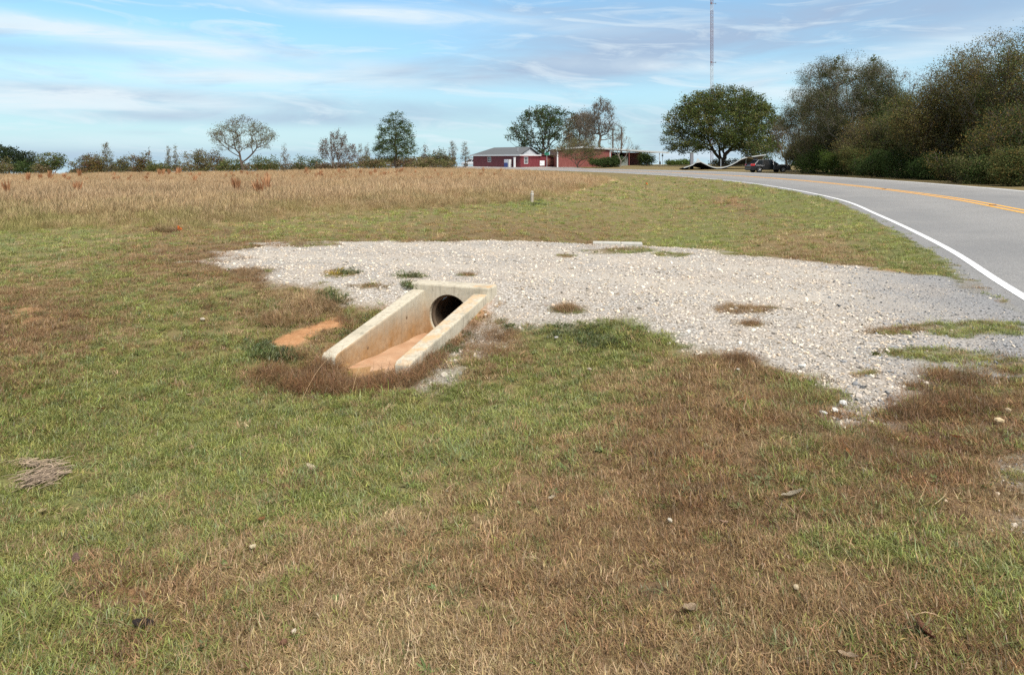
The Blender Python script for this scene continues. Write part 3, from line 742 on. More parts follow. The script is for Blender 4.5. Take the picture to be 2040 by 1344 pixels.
# --- gravel
t = NT('limestone_gravel'); c0 = t.attr('col', 'INSTANCER', 'Color'); n = t.noise(t.obj(), 3, 4, .6)
hs = t.new('ShaderNodeHueSaturation'); t.lk(c0, hs.inputs['Color']); t.lk(t.math('MULTIPLY_ADD', n, .5, .75), hs.inputs['Value'])
t.bsdf(hs.outputs[0], .9, None, 0, .2); M_STONE = t.m
def stone_mesh(name, seed, mat, flat=.6):
    bm = bmesh.new(); bmesh.ops.create_icosphere(bm, subdivisions=1, radius=1)
    g = random.Random(seed); ax = (g.uniform(.8, 1.3), g.uniform(.6, 1.0), g.uniform(.4, .75) * flat / .6)
    pl = [Vector((g.gauss(0, 1), g.gauss(0, 1), g.gauss(0, 1))).normalized() for _ in range(5)]
    for v in bm.verts:
        p = v.co.copy()
        for q in pl:
            d = p.dot(q) - .72
            if d > 0: p -= q * d
        v.co = Vector((p.x * ax[0], p.y * ax[1], p.z * ax[2])) * g.uniform(.92, 1.08)
    me = bpy.data.meshes.new(name); bm.to_mesh(me); bm.free(); me.materials.append(mat)
    return me
ST = [bpy.data.objects.new('gravel_stone', stone_mesh('gravel_stone', 40 + i, M_STONE)) for i in range(6)]
SCOL = np.array([(.52, .485, .44), (.58, .54, .485), (.50, .465, .42), (.46, .43, .39), (.53, .455, .37), (.42, .39, .36), (.55, .49, .41), (.33, .31, .295), (.60, .57, .525)])
def stones(n, d0, d1, s0, s1, power):
    x, y = wedge(n, d0, d1, .72, 1.2, power)
    rd, _ = road_d(x, y)
    g = gravel_m(x, y, rd); gp = grass_patch(x, y)
    n1 = fbm(x * 2.2, y * 2.2, 91, 3)
    s_, t_ = culv(x, y); tr = np.maximum(np.exp(-((s_ - 1.55 + .25 * np.sin(t_ * .6)) / .38) ** 2), np.exp(-((s_ - 3.45 + .25 * np.sin(t_ * .6)) / .38) ** 2)) * sstep(-7, -4, t_)
    k = (rng.random(len(x)) < (1 - .5 * tr) * (g ** 1.5) * (1 - .8 * gp) * np.clip(.35 + 1.2 * n1, 0, 1)) & (rd > .05) & ~in_trough(x, y)
    x, y, rd, n1 = x[k], y[k], rd[k], n1[k]; n = len(x)
    s = np.clip(rng.lognormal(math.log(s0), .42, n), s0 * .4, s1)
    col = SCOL[rng.integers(0, 9, n)] * rng.uniform(.5, 1.2, (n, 1)) * np.array([1.08, 1.01, .92])
    ash = sstep(2.6, .6, rd + 1.2 * (fbm(x * 1.3, y * 1.3, 88, 3) - .5))[:, None]
    gray = rng.uniform(.08, .34, (n, 1)) * np.array([1, 1, 1.01])
    col = np.where(rng.random((n, 1)) < ash * .92, gray, col); s = np.where(ash[:, 0] > .5, s * .7, s)
    return np.c_[x, y, terrain(x, y) + s * .12], np.c_[rng.normal(0, .5, n), rng.normal(0, .5, n), rng.random(n) * 6.28], s, rng.integers(0, 6, n), np.clip(col, 0, .7)
parts = [stones(150000, 2.6, 17.0, .0105, .032, .6), stones(6000, 4.0, 17, .018, .04, .6)]
A = [np.concatenate(q) for q in zip(*parts)]
scatter('gravel', ST, *A, label='pale crushed stone gravel of the driveway')

# --- matted dead weeds about the culvert mouth and on its banks
WEED = [blade_mesh('weed_mat', 70, .16, (.08, .24), (.0018, .004), (.4, 1.5), (-1.6, 1.6), M_BLADE, 600 + i, 4) for i in range(3)]
LEAFY = [blade_mesh('leafy_weed', 60, .13, (.04, .12), (.006, .013), (.2, 1.2), (-.5, 1.2), M_BLADE, 700 + i, 3) for i in range(2)]
W = [(545,752,36,12,44,.9,.85),(600,772,50,12,64,1,.9),(640,745,24,22,60,1.1,.8),(660,772,30,10,40,.9,.9),(730,772,40,7,70,.8,.95),(790,760,36,9,80,.85,.95),(690,778,30,8,40,.8,.9),(830,740,28,12,60,.8,.8),(868,716,26,14,40,.8,.8),(905,680,24,14,40,.6,.85),(930,650,16,10,24,.6,.8),
     (600,712,30,6,16,.7,.7),(960,700,50,20,50,.6,.75),(1000,670,40,14,40,.6,.8),(700,640,30,10,20,.6,.7),(620,615,50,14,70,1.0,.25),(560,640,50,10,40,.9,.5),
     (1560,800,50,8,20,.7,.8),(1860,810,90,16,70,.8,.95),(1700,900,80,20,40,.6,.8),(1900,760,60,14,40,.7,.9),(1130,617,26,6,40,.6,.5),(500,546,38,8,44,.5,.6),(1480,610,46,5,36,.45,.55),(1495,640,28,4,26,.5,.75),(1470,716,40,6,36,.6,.85),
     (330,462,34,4,30,1.1,.9),(450,465,60,5,30,.8,.85),(440,515,60,8,30,.7,.9),(560,490,60,5,30,.6,.8),(930,548,20,3,12,.5,.7),(1180,488,10,3,14,1.0,.95),(1260,498,60,4,24,.6,.8)]
X = []; Y = []; SC = []; TO = []
for px, py, a, b, n, sc, to in W:
    q = rng.normal(0, .55, (n, 2)); p = unproj(px + q[:, 0] * a, py + q[:, 1] * b)
    X.append(p[:, 0]); Y.append(p[:, 1]); SC.append(np.full(n, sc)); TO.append(np.full(n, to))
X, Y, SC, TO = map(np.concatenate, (X, Y, SC, TO))
k = ~in_trough(X, Y); X, Y, SC, TO = X[k], Y[k], SC[k], TO[k]; n = len(X)
wc = dry_col(np.clip(TO + rng.normal(0, .15, n), 0, 1), rng) * rng.uniform(.7, 1.3, (n, 1)) * np.array([1, .97, 1.02])
scatter('dry_weeds', WEED, np.c_[X, Y, terrain(X, Y)], np.c_[rng.normal(0, .3, n), rng.normal(0, .3, n), rng.random(n) * 6.28], SC * rng.uniform(.6, 1.1, n), rng.integers(0, 3, n), wc, 'matted dead brown weeds round the culvert and gravel edges')
W = [(870,690,34,14,46,.8),(905,665,22,12,30,.7),(845,715,24,10,24,.8),(560,712,40,9,50,.9),(520,690,30,10,24,.8),(820,573,5,7,16,.9),(735,640,24,6,14,.6),(700,665,20,6,12,.6),(660,600,24,10,24,1.0),(1062,407,18,3,16,1.1),(1070,404,9,4,7,1.3),
     (1150,662,70,14,70,.6),(1200,680,60,10,60,.6),(690,544,26,4,20,.7),(820,550,22,3,24,.7),(905,700,8,6,8,.6),(1015,650,12,6,10,.6)]
X = []; Y = []; SC = []
for px, py, a, b, n, sc in W:
    q = rng.normal(0, .55, (n, 2)); p = unproj(px + q[:, 0] * a, py + q[:, 1] * b)
    X.append(p[:, 0]); Y.append(p[:, 1]); SC.append(np.full(n, sc))
X, Y, SC = map(np.concatenate, (X, Y, SC))
k = ~in_trough(X, Y); X, Y, SC = X[k], Y[k], SC[k]; n = len(X)
wc = np.array([(.075, .125, .035), (.10, .15, .045), (.06, .10, .04), (.11, .13, .05)])[rng.integers(0, 4, n)] * rng.uniform(.7, 1.2, (n, 1))
yel = (np.abs(CX + F * X / Y - 665) < 14) & (np.abs(Y - unproj(665, 543)[0, 1]) < .6)
wc[yel] = (.45, .33, .04)
scatter('green_weeds', LEAFY, np.c_[X, Y, terrain(X, Y)], np.c_[rng.normal(0, .3, n), rng.normal(0, .3, n), rng.random(n) * 6.28], SC * rng.uniform(.6, 1.1, n), rng.integers(0, 2, n), wc, 'low green leafy weeds beside the concrete wing walls')
# ------------------------------------------------------------------ trees
def bark(name, a, b):
    t = NT(name); P = t.obj(); n = t.noise(P, 6, 5, .65)
    t.bsdf(t.mix(n, a, b), .95, None, 0, .1); return t.m
M_BARK = bark('dark_bark', (.07, .055, .042), (.13, .105, .085)); M_BARKP = bark('pale_bark', (.15, .13, .105), (.24, .215, .18)); M_BARKB = bark('brown_twigs', (.10, .08, .062), (.17, .14, .11))
t = NT('tree_leaf'); c0 = t.attr('col', 'GEOMETRY', 'Color')
d1 = t.new('ShaderNodeBsdfDiffuse'); t.lk(c0, d1.inputs[0]); d2 = t.new('ShaderNodeBsdfTranslucent'); t.lk(c0, d2.inputs[0])
gl = t.new('ShaderNodeBsdfGlossy'); gl.inputs['Roughness'].default_value = .4; gl.inputs[0].default_value = (.7, .7, .7, 1)
mx = t.new('ShaderNodeMixShader'); mx.inputs[0].default_value = .28; t.lk(d1.outputs[0], mx.inputs[1]); t.lk(d2.outputs[0], mx.inputs[2])
m2 = t.new('ShaderNodeMixShader'); m2.inputs[0].default_value = .04; t.lk(mx.outputs[0], m2.inputs[1]); t.lk(gl.outputs[0], m2.inputs[2])
t.lk(mx.outputs[0], t.out.inputs[0]); M_LEAF = t.m

def env_points(g, n, blobs, shell):
    """points in a union of ellipsoids (cx, cy, cz, rx, ry, rz), pushed towards the outside by shell"""
    vol = np.array([b[3] * b[4] * b[5] for b in blobs]) ** .8; pick = g.choice(len(blobs), n, p=vol / vol.sum())
    d = g.normal(0, 1, (n, 3)); d /= np.linalg.norm(d, axis=1)[:, None]
    r = g.random(n) ** (1 / 3); r = r * (1 - shell) + shell * (.75 + .25 * g.random(n))
    B = np.array(blobs)[pick]
    return B[:, :3] + d * r[:, None] * B[:, 3:]
def grow(g, targets, base_pts, step, bf=.35, bend=.12, lift=.25):
    """tips joined to a skeleton one by one, each to the node that gives the shortest way home"""
    P = [np.array(p, float) for p in base_pts]; par = [-1] + list(range(len(P) - 1)); pl = [0.0]
    for i in range(1, len(P)): pl.append(pl[-1] + np.linalg.norm(P[i] - P[i - 1]))
    cap = len(P) + len(targets) * 14
    A = np.zeros((cap, 3)); A[:len(P)] = P; L = np.zeros(cap); L[:len(P)] = pl; n = len(P); par += [0] * (cap - n)
    root = A[n - 1] * .9
    tips = []
    order = np.argsort(np.linalg.norm(targets - root, axis=1))
    n0 = max(1, len(P) // 3)
    for q in order:
        T = targets[q]; d = np.linalg.norm(A[n0:n] - T, axis=1)
        cost = d + bf * L[n0:n] + .8 * np.maximum(0, A[n0:n, 2] - T[2])
        k = n0 + int(cost.argmin()); dist = d[k - n0]
        m = max(1, min(12, int(dist / step)))
        a = A[k].copy(); mid = (a + T) / 2 + g.normal(0, bend, 3) * dist * .5 + np.array([0, 0, -lift * dist * .25])
        prev = k
        for j in range(1, m + 1):
            f = j / m; p = a * (1 - f) ** 2 + 2 * mid * f * (1 - f) + T * f * f
            A[n] = p; par[n] = prev; L[n] = L[prev] + np.linalg.norm(p - A[prev]); prev = n; n += 1
        tips.append(prev)
    return A[:n], np.array(par[:n]), np.array(tips)
def wood_mesh(name, A, par, tips, r0, rmin, mat, pw=.5, twigs=None):
    n = len(A); cnt = np.zeros(n); cnt[tips] += 1
    for i in range(n - 1, 0, -1): cnt[par[i]] += cnt[i]
    r = np.maximum(rmin, r0 * (cnt / max(cnt.max(), 1)) ** pw)
    i = np.arange(1, n); a, b = A[par[i]], A[i]; ra, rb = np.minimum(r[par[i]], r[i] * 1.5), r[i]
    r[0] = r[1] * 1.35; ra[par[i] == 0] = r[0]
    if twigs is not None:
        a = np.r_[a, twigs[0]]; b = np.r_[b, twigs[1]]; ra = np.r_[ra, np.full(len(twigs[0]), twigs[2])]; rb = np.r_[rb, np.full(len(twigs[0]), twigs[2] * .4)]
    d = b - a; ln = np.linalg.norm(d, axis=1)[:, None] + 1e-9; d = d / ln
    h = np.where(np.abs(d[:, 2:3]) > .9, np.array([[1., 0, 0]]), np.array([[0, 0, 1.]]))
    u = np.cross(d, h); u /= np.linalg.norm(u, axis=1)[:, None] + 1e-9; w = np.cross(d, u)
    K = 5; ang = np.arange(K) * 2 * np.pi / K
    ring = u[:, None] * np.cos(ang)[None, :, None] + w[:, None] * np.sin(ang)[None, :, None]
    V = np.concatenate([a[:, None] + ring * ra[:, None, None], b[:, None] + ring * rb[:, None, None]], 1).reshape(-1, 3)
    m = len(a); o = np.arange(m)[:, None] * 2 * K
    k = np.arange(K); q = np.stack([o + k, o + (k + 1) % K, o + K + (k + 1) % K, o + K + k], -1).reshape(-1, 4)
    return npmesh(name, V, q, np.full(len(q), 4), mat, True)
def leaf_mesh(name, g, centers, per, spread, size, pal, jit=.22, droop=0., flat=.6, mat=None):
    n = len(centers) * per
    c = np.repeat(centers, per, 0); tipc = np.repeat(g.integers(0, len(pal), len(centers)), per); tb = np.repeat(g.uniform(1 - jit, 1 + jit, len(centers)), per)
    p = c + g.normal(0, 1, (n, 3)) * np.array([spread, spread, spread * flat])
    nr = g.normal(0, 1, (n, 3)) + np.array([0, 0, .5]); nr /= np.linalg.norm(nr, axis=1)[:, None]
    a = np.cross(nr, g.normal(0, 1, (n, 3))); a /= np.linalg.norm(a, axis=1)[:, None] + 1e-9; b = np.cross(nr, a)
    s = size * g.uniform(.6, 1.35, (n, 1))
    V = np.stack([p - a * s, p - b * s * .55, p + a * s, p + b * s * .55], 1).reshape(-1, 3)
    V[2::4, 2] -= droop * s[:, 0]
    col = np.asarray(pal)[np.where(g.random(n) < .82, tipc, g.integers(0, len(pal), n))] * (tb * g.uniform(.86, 1.14, n))[:, None]
    q = np.arange(n * 4).reshape(-1, 4)
    return npmesh(name, V, q, np.full(n, 4), mat or M_LEAF, False, {'col': ('FLOAT_COLOR', np.repeat(col, 4, 0))})
G_DARK = [(.042, .07, .022), (.055, .084, .026), (.066, .094, .035), (.036, .056, .02)]
G_OAK = [(.065, .09, .027), (.08, .105, .03), (.105, .118, .036), (.052, .07, .024), (.125, .12, .042)]
G_MID = [(.06, .09, .028), (.08, .105, .035), (.05, .075, .025)]
G_OLIVE = [(.145, .142, .055), (.12, .128, .045), (.165, .147, .068), (.105, .116, .042)]
G_BRIGHT = [(.10, .15, .03), (.12, .165, .035), (.085, .125, .03)]
BRN = [(.16, .12, .07), (.195, .14, .085), (.14, .115, .065), (.13, .12, .06)]
RUST = [(.18, .12, .04), (.15, .115, .039), (.125, .115, .038), (.175, .135, .048), (.10, .105, .036)]
RED = [(.15, .07, .05), (.13, .08, .055), (.11, .08, .05), (.09, .085, .045)]
GREY = [(.14, .125, .10), (.11, .10, .075), (.12, .10, .08)]

def tree(name, label, px, d, top, wpx, pal, group=None, cat='tree', kind='round', tips=260, per=14, leaf=.16, spread=.35, shell=.45, trunk=.25, r0=None, barkm=None, seed=0, base_px=None, fork=None, bare=0, flat=.6, lean=0., depth=.9, low=0.12, blobs=None, sink=.1, pw=.5, twig_n=0, twig_l=.6, rmin=.012, bf=.35, jit=.22):
    g = np.random.default_rng(1000 + seed)
    if per > 2: leaf, per = leaf * .68, int(per * 1.9)
    x = atd(px, d); z0 = tz(x, d); H = zpix(top, d) - z0; W = wpx / F * d * 1.06
    root = empty(name, (x, d, z0 - sink), 0, label, cat, group)
    H += sink
    hw = W / 2
    if blobs is not None: B = [(b[0] * hw, b[1] * hw, b[2] * H, b[3] * hw, b[4] * hw * depth, b[5] * H) for b in blobs]
    elif kind == 'round':
        zc = (low + 1) / 2 * H
        B = [(0, 0, zc, hw * .85, hw * .85 * depth, (1 - low) / 2 * H)]
        for k in range(7):
            a = k * 2.4 + g.random(); B.append((math.cos(a) * hw * .55, math.sin(a) * hw * .55 * depth, zc + g.uniform(-.26, .22) * H, hw * .42, hw * .42 * depth, H * .2))
    elif kind == 'shrub':
        B = [(0, 0, H * .38, hw * .9, hw * .8 * depth, H * .42)]
        for k in range(6):
            B.append((g.uniform(-.7, .7) * hw, g.uniform(-.5, .5) * hw, g.uniform(.35, .72) * H, hw * .36, hw * .36, H * .27))
    elif kind == 'column':
        B = [(g.uniform(-.2, .2) * hw, 0, H * f, hw * w_, hw * w_, H * .17) for f, w_ in ((.25, .8), (.42, 1.0), (.6, .8), (.76, .55), (.88, .28))]
    T = env_points(g, tips, B, shell)
    T = T[T[:, 2] > .04 * H]
    T[:, 2] = np.minimum(T[:, 2], H * .995)
    fk = fork if fork is not None else trunk
    nb = max(4, int(fk * H / .35))
    bp = [(lean * hw * (i / nb) ** 2 + .03 * hw * math.sin(i * .8 + seed), .03 * hw * math.cos(i * .7), fk * H * i / nb) for i in range(nb + 1)]
    A, par, tp = grow(g, T, bp, max(.3, H * .05), bf)
    r0 = r0 or H * .022
    tw = None
    if twig_n:
        c = np.repeat(A[tp], twig_n, 0); dirn = g.normal(0, 1, c.shape) + np.array([0, 0, .55]) + .8 * (c - np.array([0, 0, .4 * H])) / max(hw, .5)
        dirn /= np.linalg.norm(dirn, axis=1)[:, None]
        tw = (c, c + dirn * twig_l * g.uniform(.4, 1.1, (len(c), 1)), rmin * .75)
    link('trunk', wood_mesh('trunk', A, par, tp, r0, rmin, barkm or M_BARK, pw, tw), None, root)
    if per > 0:
        C = A[tp]
        if tw is not None and bare < 1: C = np.r_[C, tw[1][::3]]
        if bare: C = C[g.random(len(C)) > bare]
        link('crown', leaf_mesh('crown', g, C, per, spread, leaf, pal, jit, .1, flat), None, root)
    return root

TL = 'trees and bushes along the far edge of the field'
# lone trees rising from the field edge
tree('spreading_tree', 'thinly leaved tree fanning out from one forked trunk above the field edge', 484, 120, 231, 130, G_OLIVE + GREY, None, blobs=[(0, 0, .68, .95, .9, .25), (-.5, 0, .62, .42, .5, .22), (.55, 0, .62, .40, .5, .22), (0, 0, .82, .6, .6, .16)],
     tips=420, per=5, leaf=.12, spread=.26, shell=.75, trunk=.16, r0=.22, seed=1, bf=.55, twig_n=3, twig_l=.5, rmin=.014, pw=.55, barkm=M_BARK)
tree('oval_tree', 'dense dark green oval tree on a short trunk above the dry field', 788, 118, 218, 92, G_DARK + G_MID, None, blobs=[(0, 0, .34, 1.0, 1, .19), (0, 0, .5, .9, .9, .24), (0, 0, .68, .72, .72, .22), (0, 0, .84, .42, .42, .155)],
     tips=620, per=13, leaf=.13, spread=.26, shell=.35, trunk=.8, r0=.2, seed=2, bf=.2, rmin=.014, jit=.3)
tree('reddish_tree', 'half bare reddish brown tree of several upright stems', 670, 125, 259, 76, RED, None, blobs=[(-.6, 0, .55, .22, .3, .27), (-.2, 0, .6, .14, .3, .38), (.12, 0, .6, .2, .3, .40), (.4, 0, .55, .16, .3, .42), (.75, 0, .45, .25, .3, .22)],
     tips=320, per=5, leaf=.12, spread=.16, shell=.2, trunk=.06, r0=.13, seed=3, bf=.9, twig_n=3, twig_l=.45, flat=1.2, barkm=M_BARKB)
# far left
tree('dark_pine', 'dark bushy pine at the far left end of the treeline', 18, 150, 288, 84, [(.03, .045, .022), (.025, .035, .02), (.04, .055, .025)], TL, blobs=[(-.2, 0, .5, .9, .8, .3), (.2, 0, .72, .55, .6, .2), (-.5, 0, .82, .5, .5, .17), (.65, 0, .45, .4, .5, .14)], tips=240, per=14, leaf=.26, spread=.4, shell=.3, trunk=.6, seed=4, depth=1)
tree('round_tree', 'grey green round tree right beside the dark pine', 53, 152, 301, 44, [(.07, .085, .05), (.09, .10, .065)], TL, tips=150, per=8, leaf=.22, spread=.35, shell=.5, seed=5)
tree('round_tree', 'small round oak standing apart, left of the gap in the treeline', 100, 140, 302, 58, G_OAK, TL, tips=190, per=9, leaf=.2, spread=.33, shell=.5, trunk=.3, low=.2, seed=6, r0=.25)
FG = 'bushes on the far field edge'
def shrub(label, px, d, top, w, pal, seed, **k):
    kw = dict(kind='shrub', tips=170, per=9, leaf=.17, spread=.33, shell=.3, trunk=.12, cat='bush', group=FG, sink=.4, r0=.07); kw.update(k)
    return tree('bush', label, px, d, top, w, pal, seed=seed, **kw)
def sapling(label, px, d, top, w, pal, seed, **k):
    kw = dict(kind='column', tips=110, per=4, leaf=.12, spread=.18, shell=.3, trunk=.5, cat='sapling', group='thin saplings in the treeline', sink=.4, r0=.06, twig_n=2, twig_l=.4, barkm=M_BARKB, bf=.3, bare=.2); kw.update(k)
    return tree('sapling', label, px, d, top, w, pal, seed=seed, **kw)
shrub('green bush filling the space under the dark pine and the round oak', 45, 140, 318, 44, G_DARK + G_MID, 10)
shrub('brown bush at the left frame edge below the pine', 8, 138, 312, 44, BRN + G_OLIVE, 11)
shrub('low brown green bush under the small round oak', 80, 138, 322, 40, G_OLIVE + BRN, 12)
shrub('reddish green domed bush just right of the gap in the treeline', 168, 140, 300, 66, RED + G_OLIVE, 13, tips=240)
shrub('rust coloured bush in front of the domed bush', 188, 136, 303, 40, RUST + RED, 14)
sapling('tall narrow olive sapling left of the brown bushes', 213, 136, 283, 26, G_OLIVE + BRN, 15, tips=170, per=6)
shrub('grey brown bush at the foot of the tall narrow sapling', 238, 136, 307, 44, GREY + G_OLIVE, 16)
shrub('warm brown bush with an upright top between two thin saplings', 277, 138, 299, 36, RUST + RED, 17)
sapling('bare wisp of a sapling behind the warm brown bush', 297, 145, 296, 10, BRN, 18, per=2)
shrub('low olive bush between the warm brown bush and the two thin saplings', 316, 136, 318, 50, G_OLIVE + G_MID, 19)
sapling('left one of two thin saplings close together', 336, 138, 293, 12, BRN + G_OLIVE, 20)
sapling('right one of two thin saplings close together', 349, 138, 290, 12, BRN + G_OLIVE, 21)
shrub('big brown green dome of a bush left of the fan shaped tree', 388, 138, 291, 72, BRN + G_OLIVE, 22, tips=260)
shrub('reddish bush between the big domed bush and the fan shaped tree', 430, 142, 293, 44, RED + BRN, 23)
shrub('yellow green bush at the foot of the fan shaped tree', 455, 134, 309, 56, G_MID + G_OLIVE, 24)
shrub('pale olive bush right of the fan shaped trunk', 530, 134, 305, 56, G_OLIVE + G_MID, 25)
sapling('slim half bare sapling standing apart right of the fan shaped tree', 569, 128, 287, 22, GREY + BRN, 26)
shrub('dark rounded bush left of the reddish tree', 618, 140, 305, 68, G_DARK + G_OLIVE, 27, shell=.5)
shrub('brown bush at the foot of the reddish tree', 660, 130, 318, 70, BRN + RED, 28)
sapling('narrow brown sapling right of the reddish tree', 718, 136, 290, 18, BRN, 29)
sapling('narrow sapling half hidden by the oval tree', 730, 134, 284, 14, BRN + GREY, 30)
shrub('olive brown bush left of the oval tree trunk', 752, 132, 309, 60, BRN + G_OLIVE, 31)
shrub('low brown bush behind the oval tree trunk', 805, 138, 313, 50, BRN + RED, 32)
sapling('wispy bare sapling right of the oval tree', 845, 138, 281, 16, GREY + BRN, 33, per=2)
shrub('leafy bush with pointed green tops midway between oval tree and red building', 872, 140, 291, 46, G_MID + G_OLIVE + BRN, 34)
sapling('tall slender sapling left of the red building', 900, 138, 277, 22, GREY + BRN, 35)
sapling('tall slender sapling directly behind the parked van', 927, 142, 278, 22, GREY + BRN, 36)
shrub('wide brown thicket left of the parked van', 866, 134, 312, 86, BRN + G_OLIVE, 37, tips=240)
sapling('small ragged sapling over the left end of the red building', 957, 172, 303, 40, GREY + BRN, 38, kind='shrub')
shrub('dark low brush where the treeline meets the field, left of the reddish tree', 590, 138, 322, 40, G_DARK + BRN, 39)
shrub('olive brush between the oval tree and the pointed green bush', 830, 136, 316, 50, G_OLIVE + BRN, 40)
# one mass of undergrowth behind them
g = np.random.default_rng(5); n = 2600
ux = g.uniform(135, 905, n); ud = g.uniform(140, 150, n); hh = np.interp(ux, [135, 150, 400, 560, 575, 610, 700, 945], [4, 16, 20, 18, 4, 14, 18, 20]) * g.random(n) ** .6
wx = atd(ux, ud); C = np.c_[wx, ud, terrain(wx, ud, micro=False) + .2 + hh / F * ud]
tag(link('undergrowth', leaf_mesh('undergrowth', g, C, 6, .35, .18, BRN + G_OLIVE + RED)), 'continuous brown undergrowth behind the bushes on the far field edge', None, None, 'stuff')
# round the buildings
tree('dark_tree', 'large dark tree with open crown and leaning limbs behind the red building', 1082, 176, 208, 148, G_DARK + [(.06, .06, .035)], None, blobs=[(-.15, 0, .62, .7, .8, .28), (.35, 0, .68, .55, .7, .30), (-.6, 0, .5, .38, .5, .18), (.0, 0, .82, .55, .6, .17), (.75, 0, .45, .25, .4, .2), (-.2, 0, .3, .5, .5, .1)],
     tips=560, per=12, leaf=.25, spread=.42, shell=.5, trunk=.12, r0=.5, seed=50, bf=.6, rmin=.03, pw=.55, jit=.3)
tree('bare_tree', 'tall bare grey tree rising behind the red metal shed', 1195, 150, 196, 92, GREY, None, blobs=[(.1, 0, .72, .5, .6, .27), (-.45, 0, .62, .5, .5, .2), (.6, 0, .5, .4, .5, .14), (.1, 0, .88, .35, .4, .11)], tips=380, per=2, leaf=.12, spread=.3, shell=.4, trunk=.55, r0=.26, seed=51, bf=.3, twig_n=9, twig_l=1.0, rmin=.02, bare=.5, barkm=M_BARKB)
tree('brown_tree', 'grey brown thinning tree between the dark tree and the bare tree', 1155, 158, 222, 78, BRN + GREY, None, blobs=[(0, 0, .6, .8, .8, .35), (.2, 0, .82, .55, .6, .17)], tips=340, per=9, leaf=.16, spread=.4, shell=.3, trunk=.3, r0=.2, seed=52, twig_n=4, twig_l=.7, barkm=M_BARKB)
tree('small_tree', 'small spreading olive tree in front of the red metal wall', 1152, 140, 272, 110, G_OLIVE + BRN, None, blobs=[(0, 0, .7, .75, .8, .24), (-.55, 0, .5, .4, .5, .18), (.5, 0, .55, .4, .5, .2), (0, 0, .42, .6, .6, .18)], tips=340, per=7, leaf=.12, spread=.3, shell=.4, trunk=.12, r0=.14, seed=53, twig_n=3, twig_l=.6, barkm=M_BARKB, bf=.6)
shrub('dark green rounded bush in front of the shed', 1208, 137, 309, 66, G_DARK + G_MID, 54, tips=300, per=12, group=None, sink=.1)
tree('bare_sapling', 'pale bare multi-limbed sapling in front of the open shed bay', 1236, 134, 268, 56, GREY, None, 'sapling', blobs=[(-.5, 0, .6, .35, .4, .2), (.45, 0, .68, .4, .4, .26), (0, 0, .75, .3, .3, .22)], tips=70, per=0, shell=.5, trunk=.2, r0=.11, seed=55, bf=.7, twig_n=3, twig_l=.7, barkm=M_BARKP, rmin=.018)
shrub('dark green bush under the white roof edge of the shed', 1288, 141, 301, 30, G_DARK + G_MID, 56, tips=200, per=9, group=None, sink=.1)
sapling('sparse leafy treetop showing over the shed roof', 1272, 170, 281, 30, G_DARK + GREY, 57, kind='shrub', group=None)
shrub('low green hedge left of the big oak', 1352, 150, 317, 54, G_MID + G_BRIGHT, 58, tips=220, group=None, sink=.1)
# the great oak
tree('oak_tree', 'huge round dark green oak between the radio mast and the woods', 1440, 130, 170, 236, G_OAK, None, blobs=[(0, 0, .6, .82, .85, .33), (.05, 0, .82, .55, .6, .18), (-.55, 0, .55, .4, .5, .22), (-.72, 0, .33, .28, .4, .14), (.55, 0, .58, .42, .5, .2), (.8, 0, .45, .2, .35, .2), (-.3, -.3, .28, .45, .5, .11), (.4, -.3, .28, .45, .5, .11), (-.3, 0, .78, .4, .5, .16), (.4, 0, .75, .36, .5, .16), (0, -.7, .45, .5, .2, .2), (0, -.45, .52, .6, .4, .22), (-.6, -.2, .24, .3, .4, .09), (.62, -.2, .25, .3, .4, .09), (.05, -.6, .3, .4, .25, .1)],
     tips=2000, per=18, leaf=.19, spread=.40, shell=.42, trunk=.2, r0=.52, seed=60, bf=.5, rmin=.03, pw=.55, jit=.34, depth=.85)
shrub('dark tangled bush at the right foot of the big oak', 1512, 122, 268, 70, G_DARK + G_OLIVE, 61, tips=300, per=9, group=None, sink=.2, leaf=.17)
shrub('low dark brush along the ground behind the collapsed canopy', 1452, 138, 316, 90, G_DARK + BRN, 62, tips=200, group=None, sink=.2)
tree('brown_tree', 'thin grey brown tree at the left tip of the woods behind the car', 1566, 112, 236, 56, GREY + BRN, None, tips=200, per=2, leaf=.13, spread=.4, shell=.4, seed=63, twig_n=4, twig_l=.9, barkm=M_BARKB, r0=.16)

# the wood along the right side of the road
WD = 'trees of the roadside wood'
WDB = [(.105, .10, .05), (.09, .095, .043), (.12, .105, .055), (.075, .09, .036)]
def wood(label, px, d, top, w, pal, seed, **k):
    kw = dict(tips=420, per=34, leaf=.076, spread=.31, shell=.35, trunk=.3, low=.12, group=WD, sink=.1, twig_n=3, twig_l=.6, rmin=.012, jit=.16); kw.update(k)
    return tree('wood_tree', label, px, d, top, w, pal, seed=seed, **kw)
wood('twiggy grey brown tree at the left end of the roadside wood', 1618, 84, 168, 130, WDB, 70, per=26, twig_n=6, barkm=M_BARKP, leaf=.07)
wood('tall twiggy tree with pale limbs and ball-like green clumps in its top', 1694, 74, 110, 190, WDB, 71, per=28, twig_n=7, twig_l=.9, barkm=M_BARKP, tips=600, leaf=.068)
wood('low brown tree at the very left tip of the roadside wood', 1600, 92, 262, 70, BRN + G_OLIVE, 84, per=20)
wood('dull olive tree right of the pale limbed tree', 1768, 72, 165, 110, G_OLIVE + G_DARK, 72, tips=360)
wood('bare topped tree showing sky through its twigs in the dip of the wood', 1815, 76, 140, 130, GREY + BRN, 73, per=2, twig_n=5, twig_l=.9, tips=360, barkm=M_BARKB)
wood('orange brown tree with dense low crown in the middle of the wood', 1850, 56, 170, 150, RUST + G_OLIVE, 74, tips=620, per=13)
wood('tall rust and olive tree right of the orange brown tree', 1915, 55, 98, 170, RUST + G_OLIVE, 75, barkm=M_BARKP, tips=760, per=12)
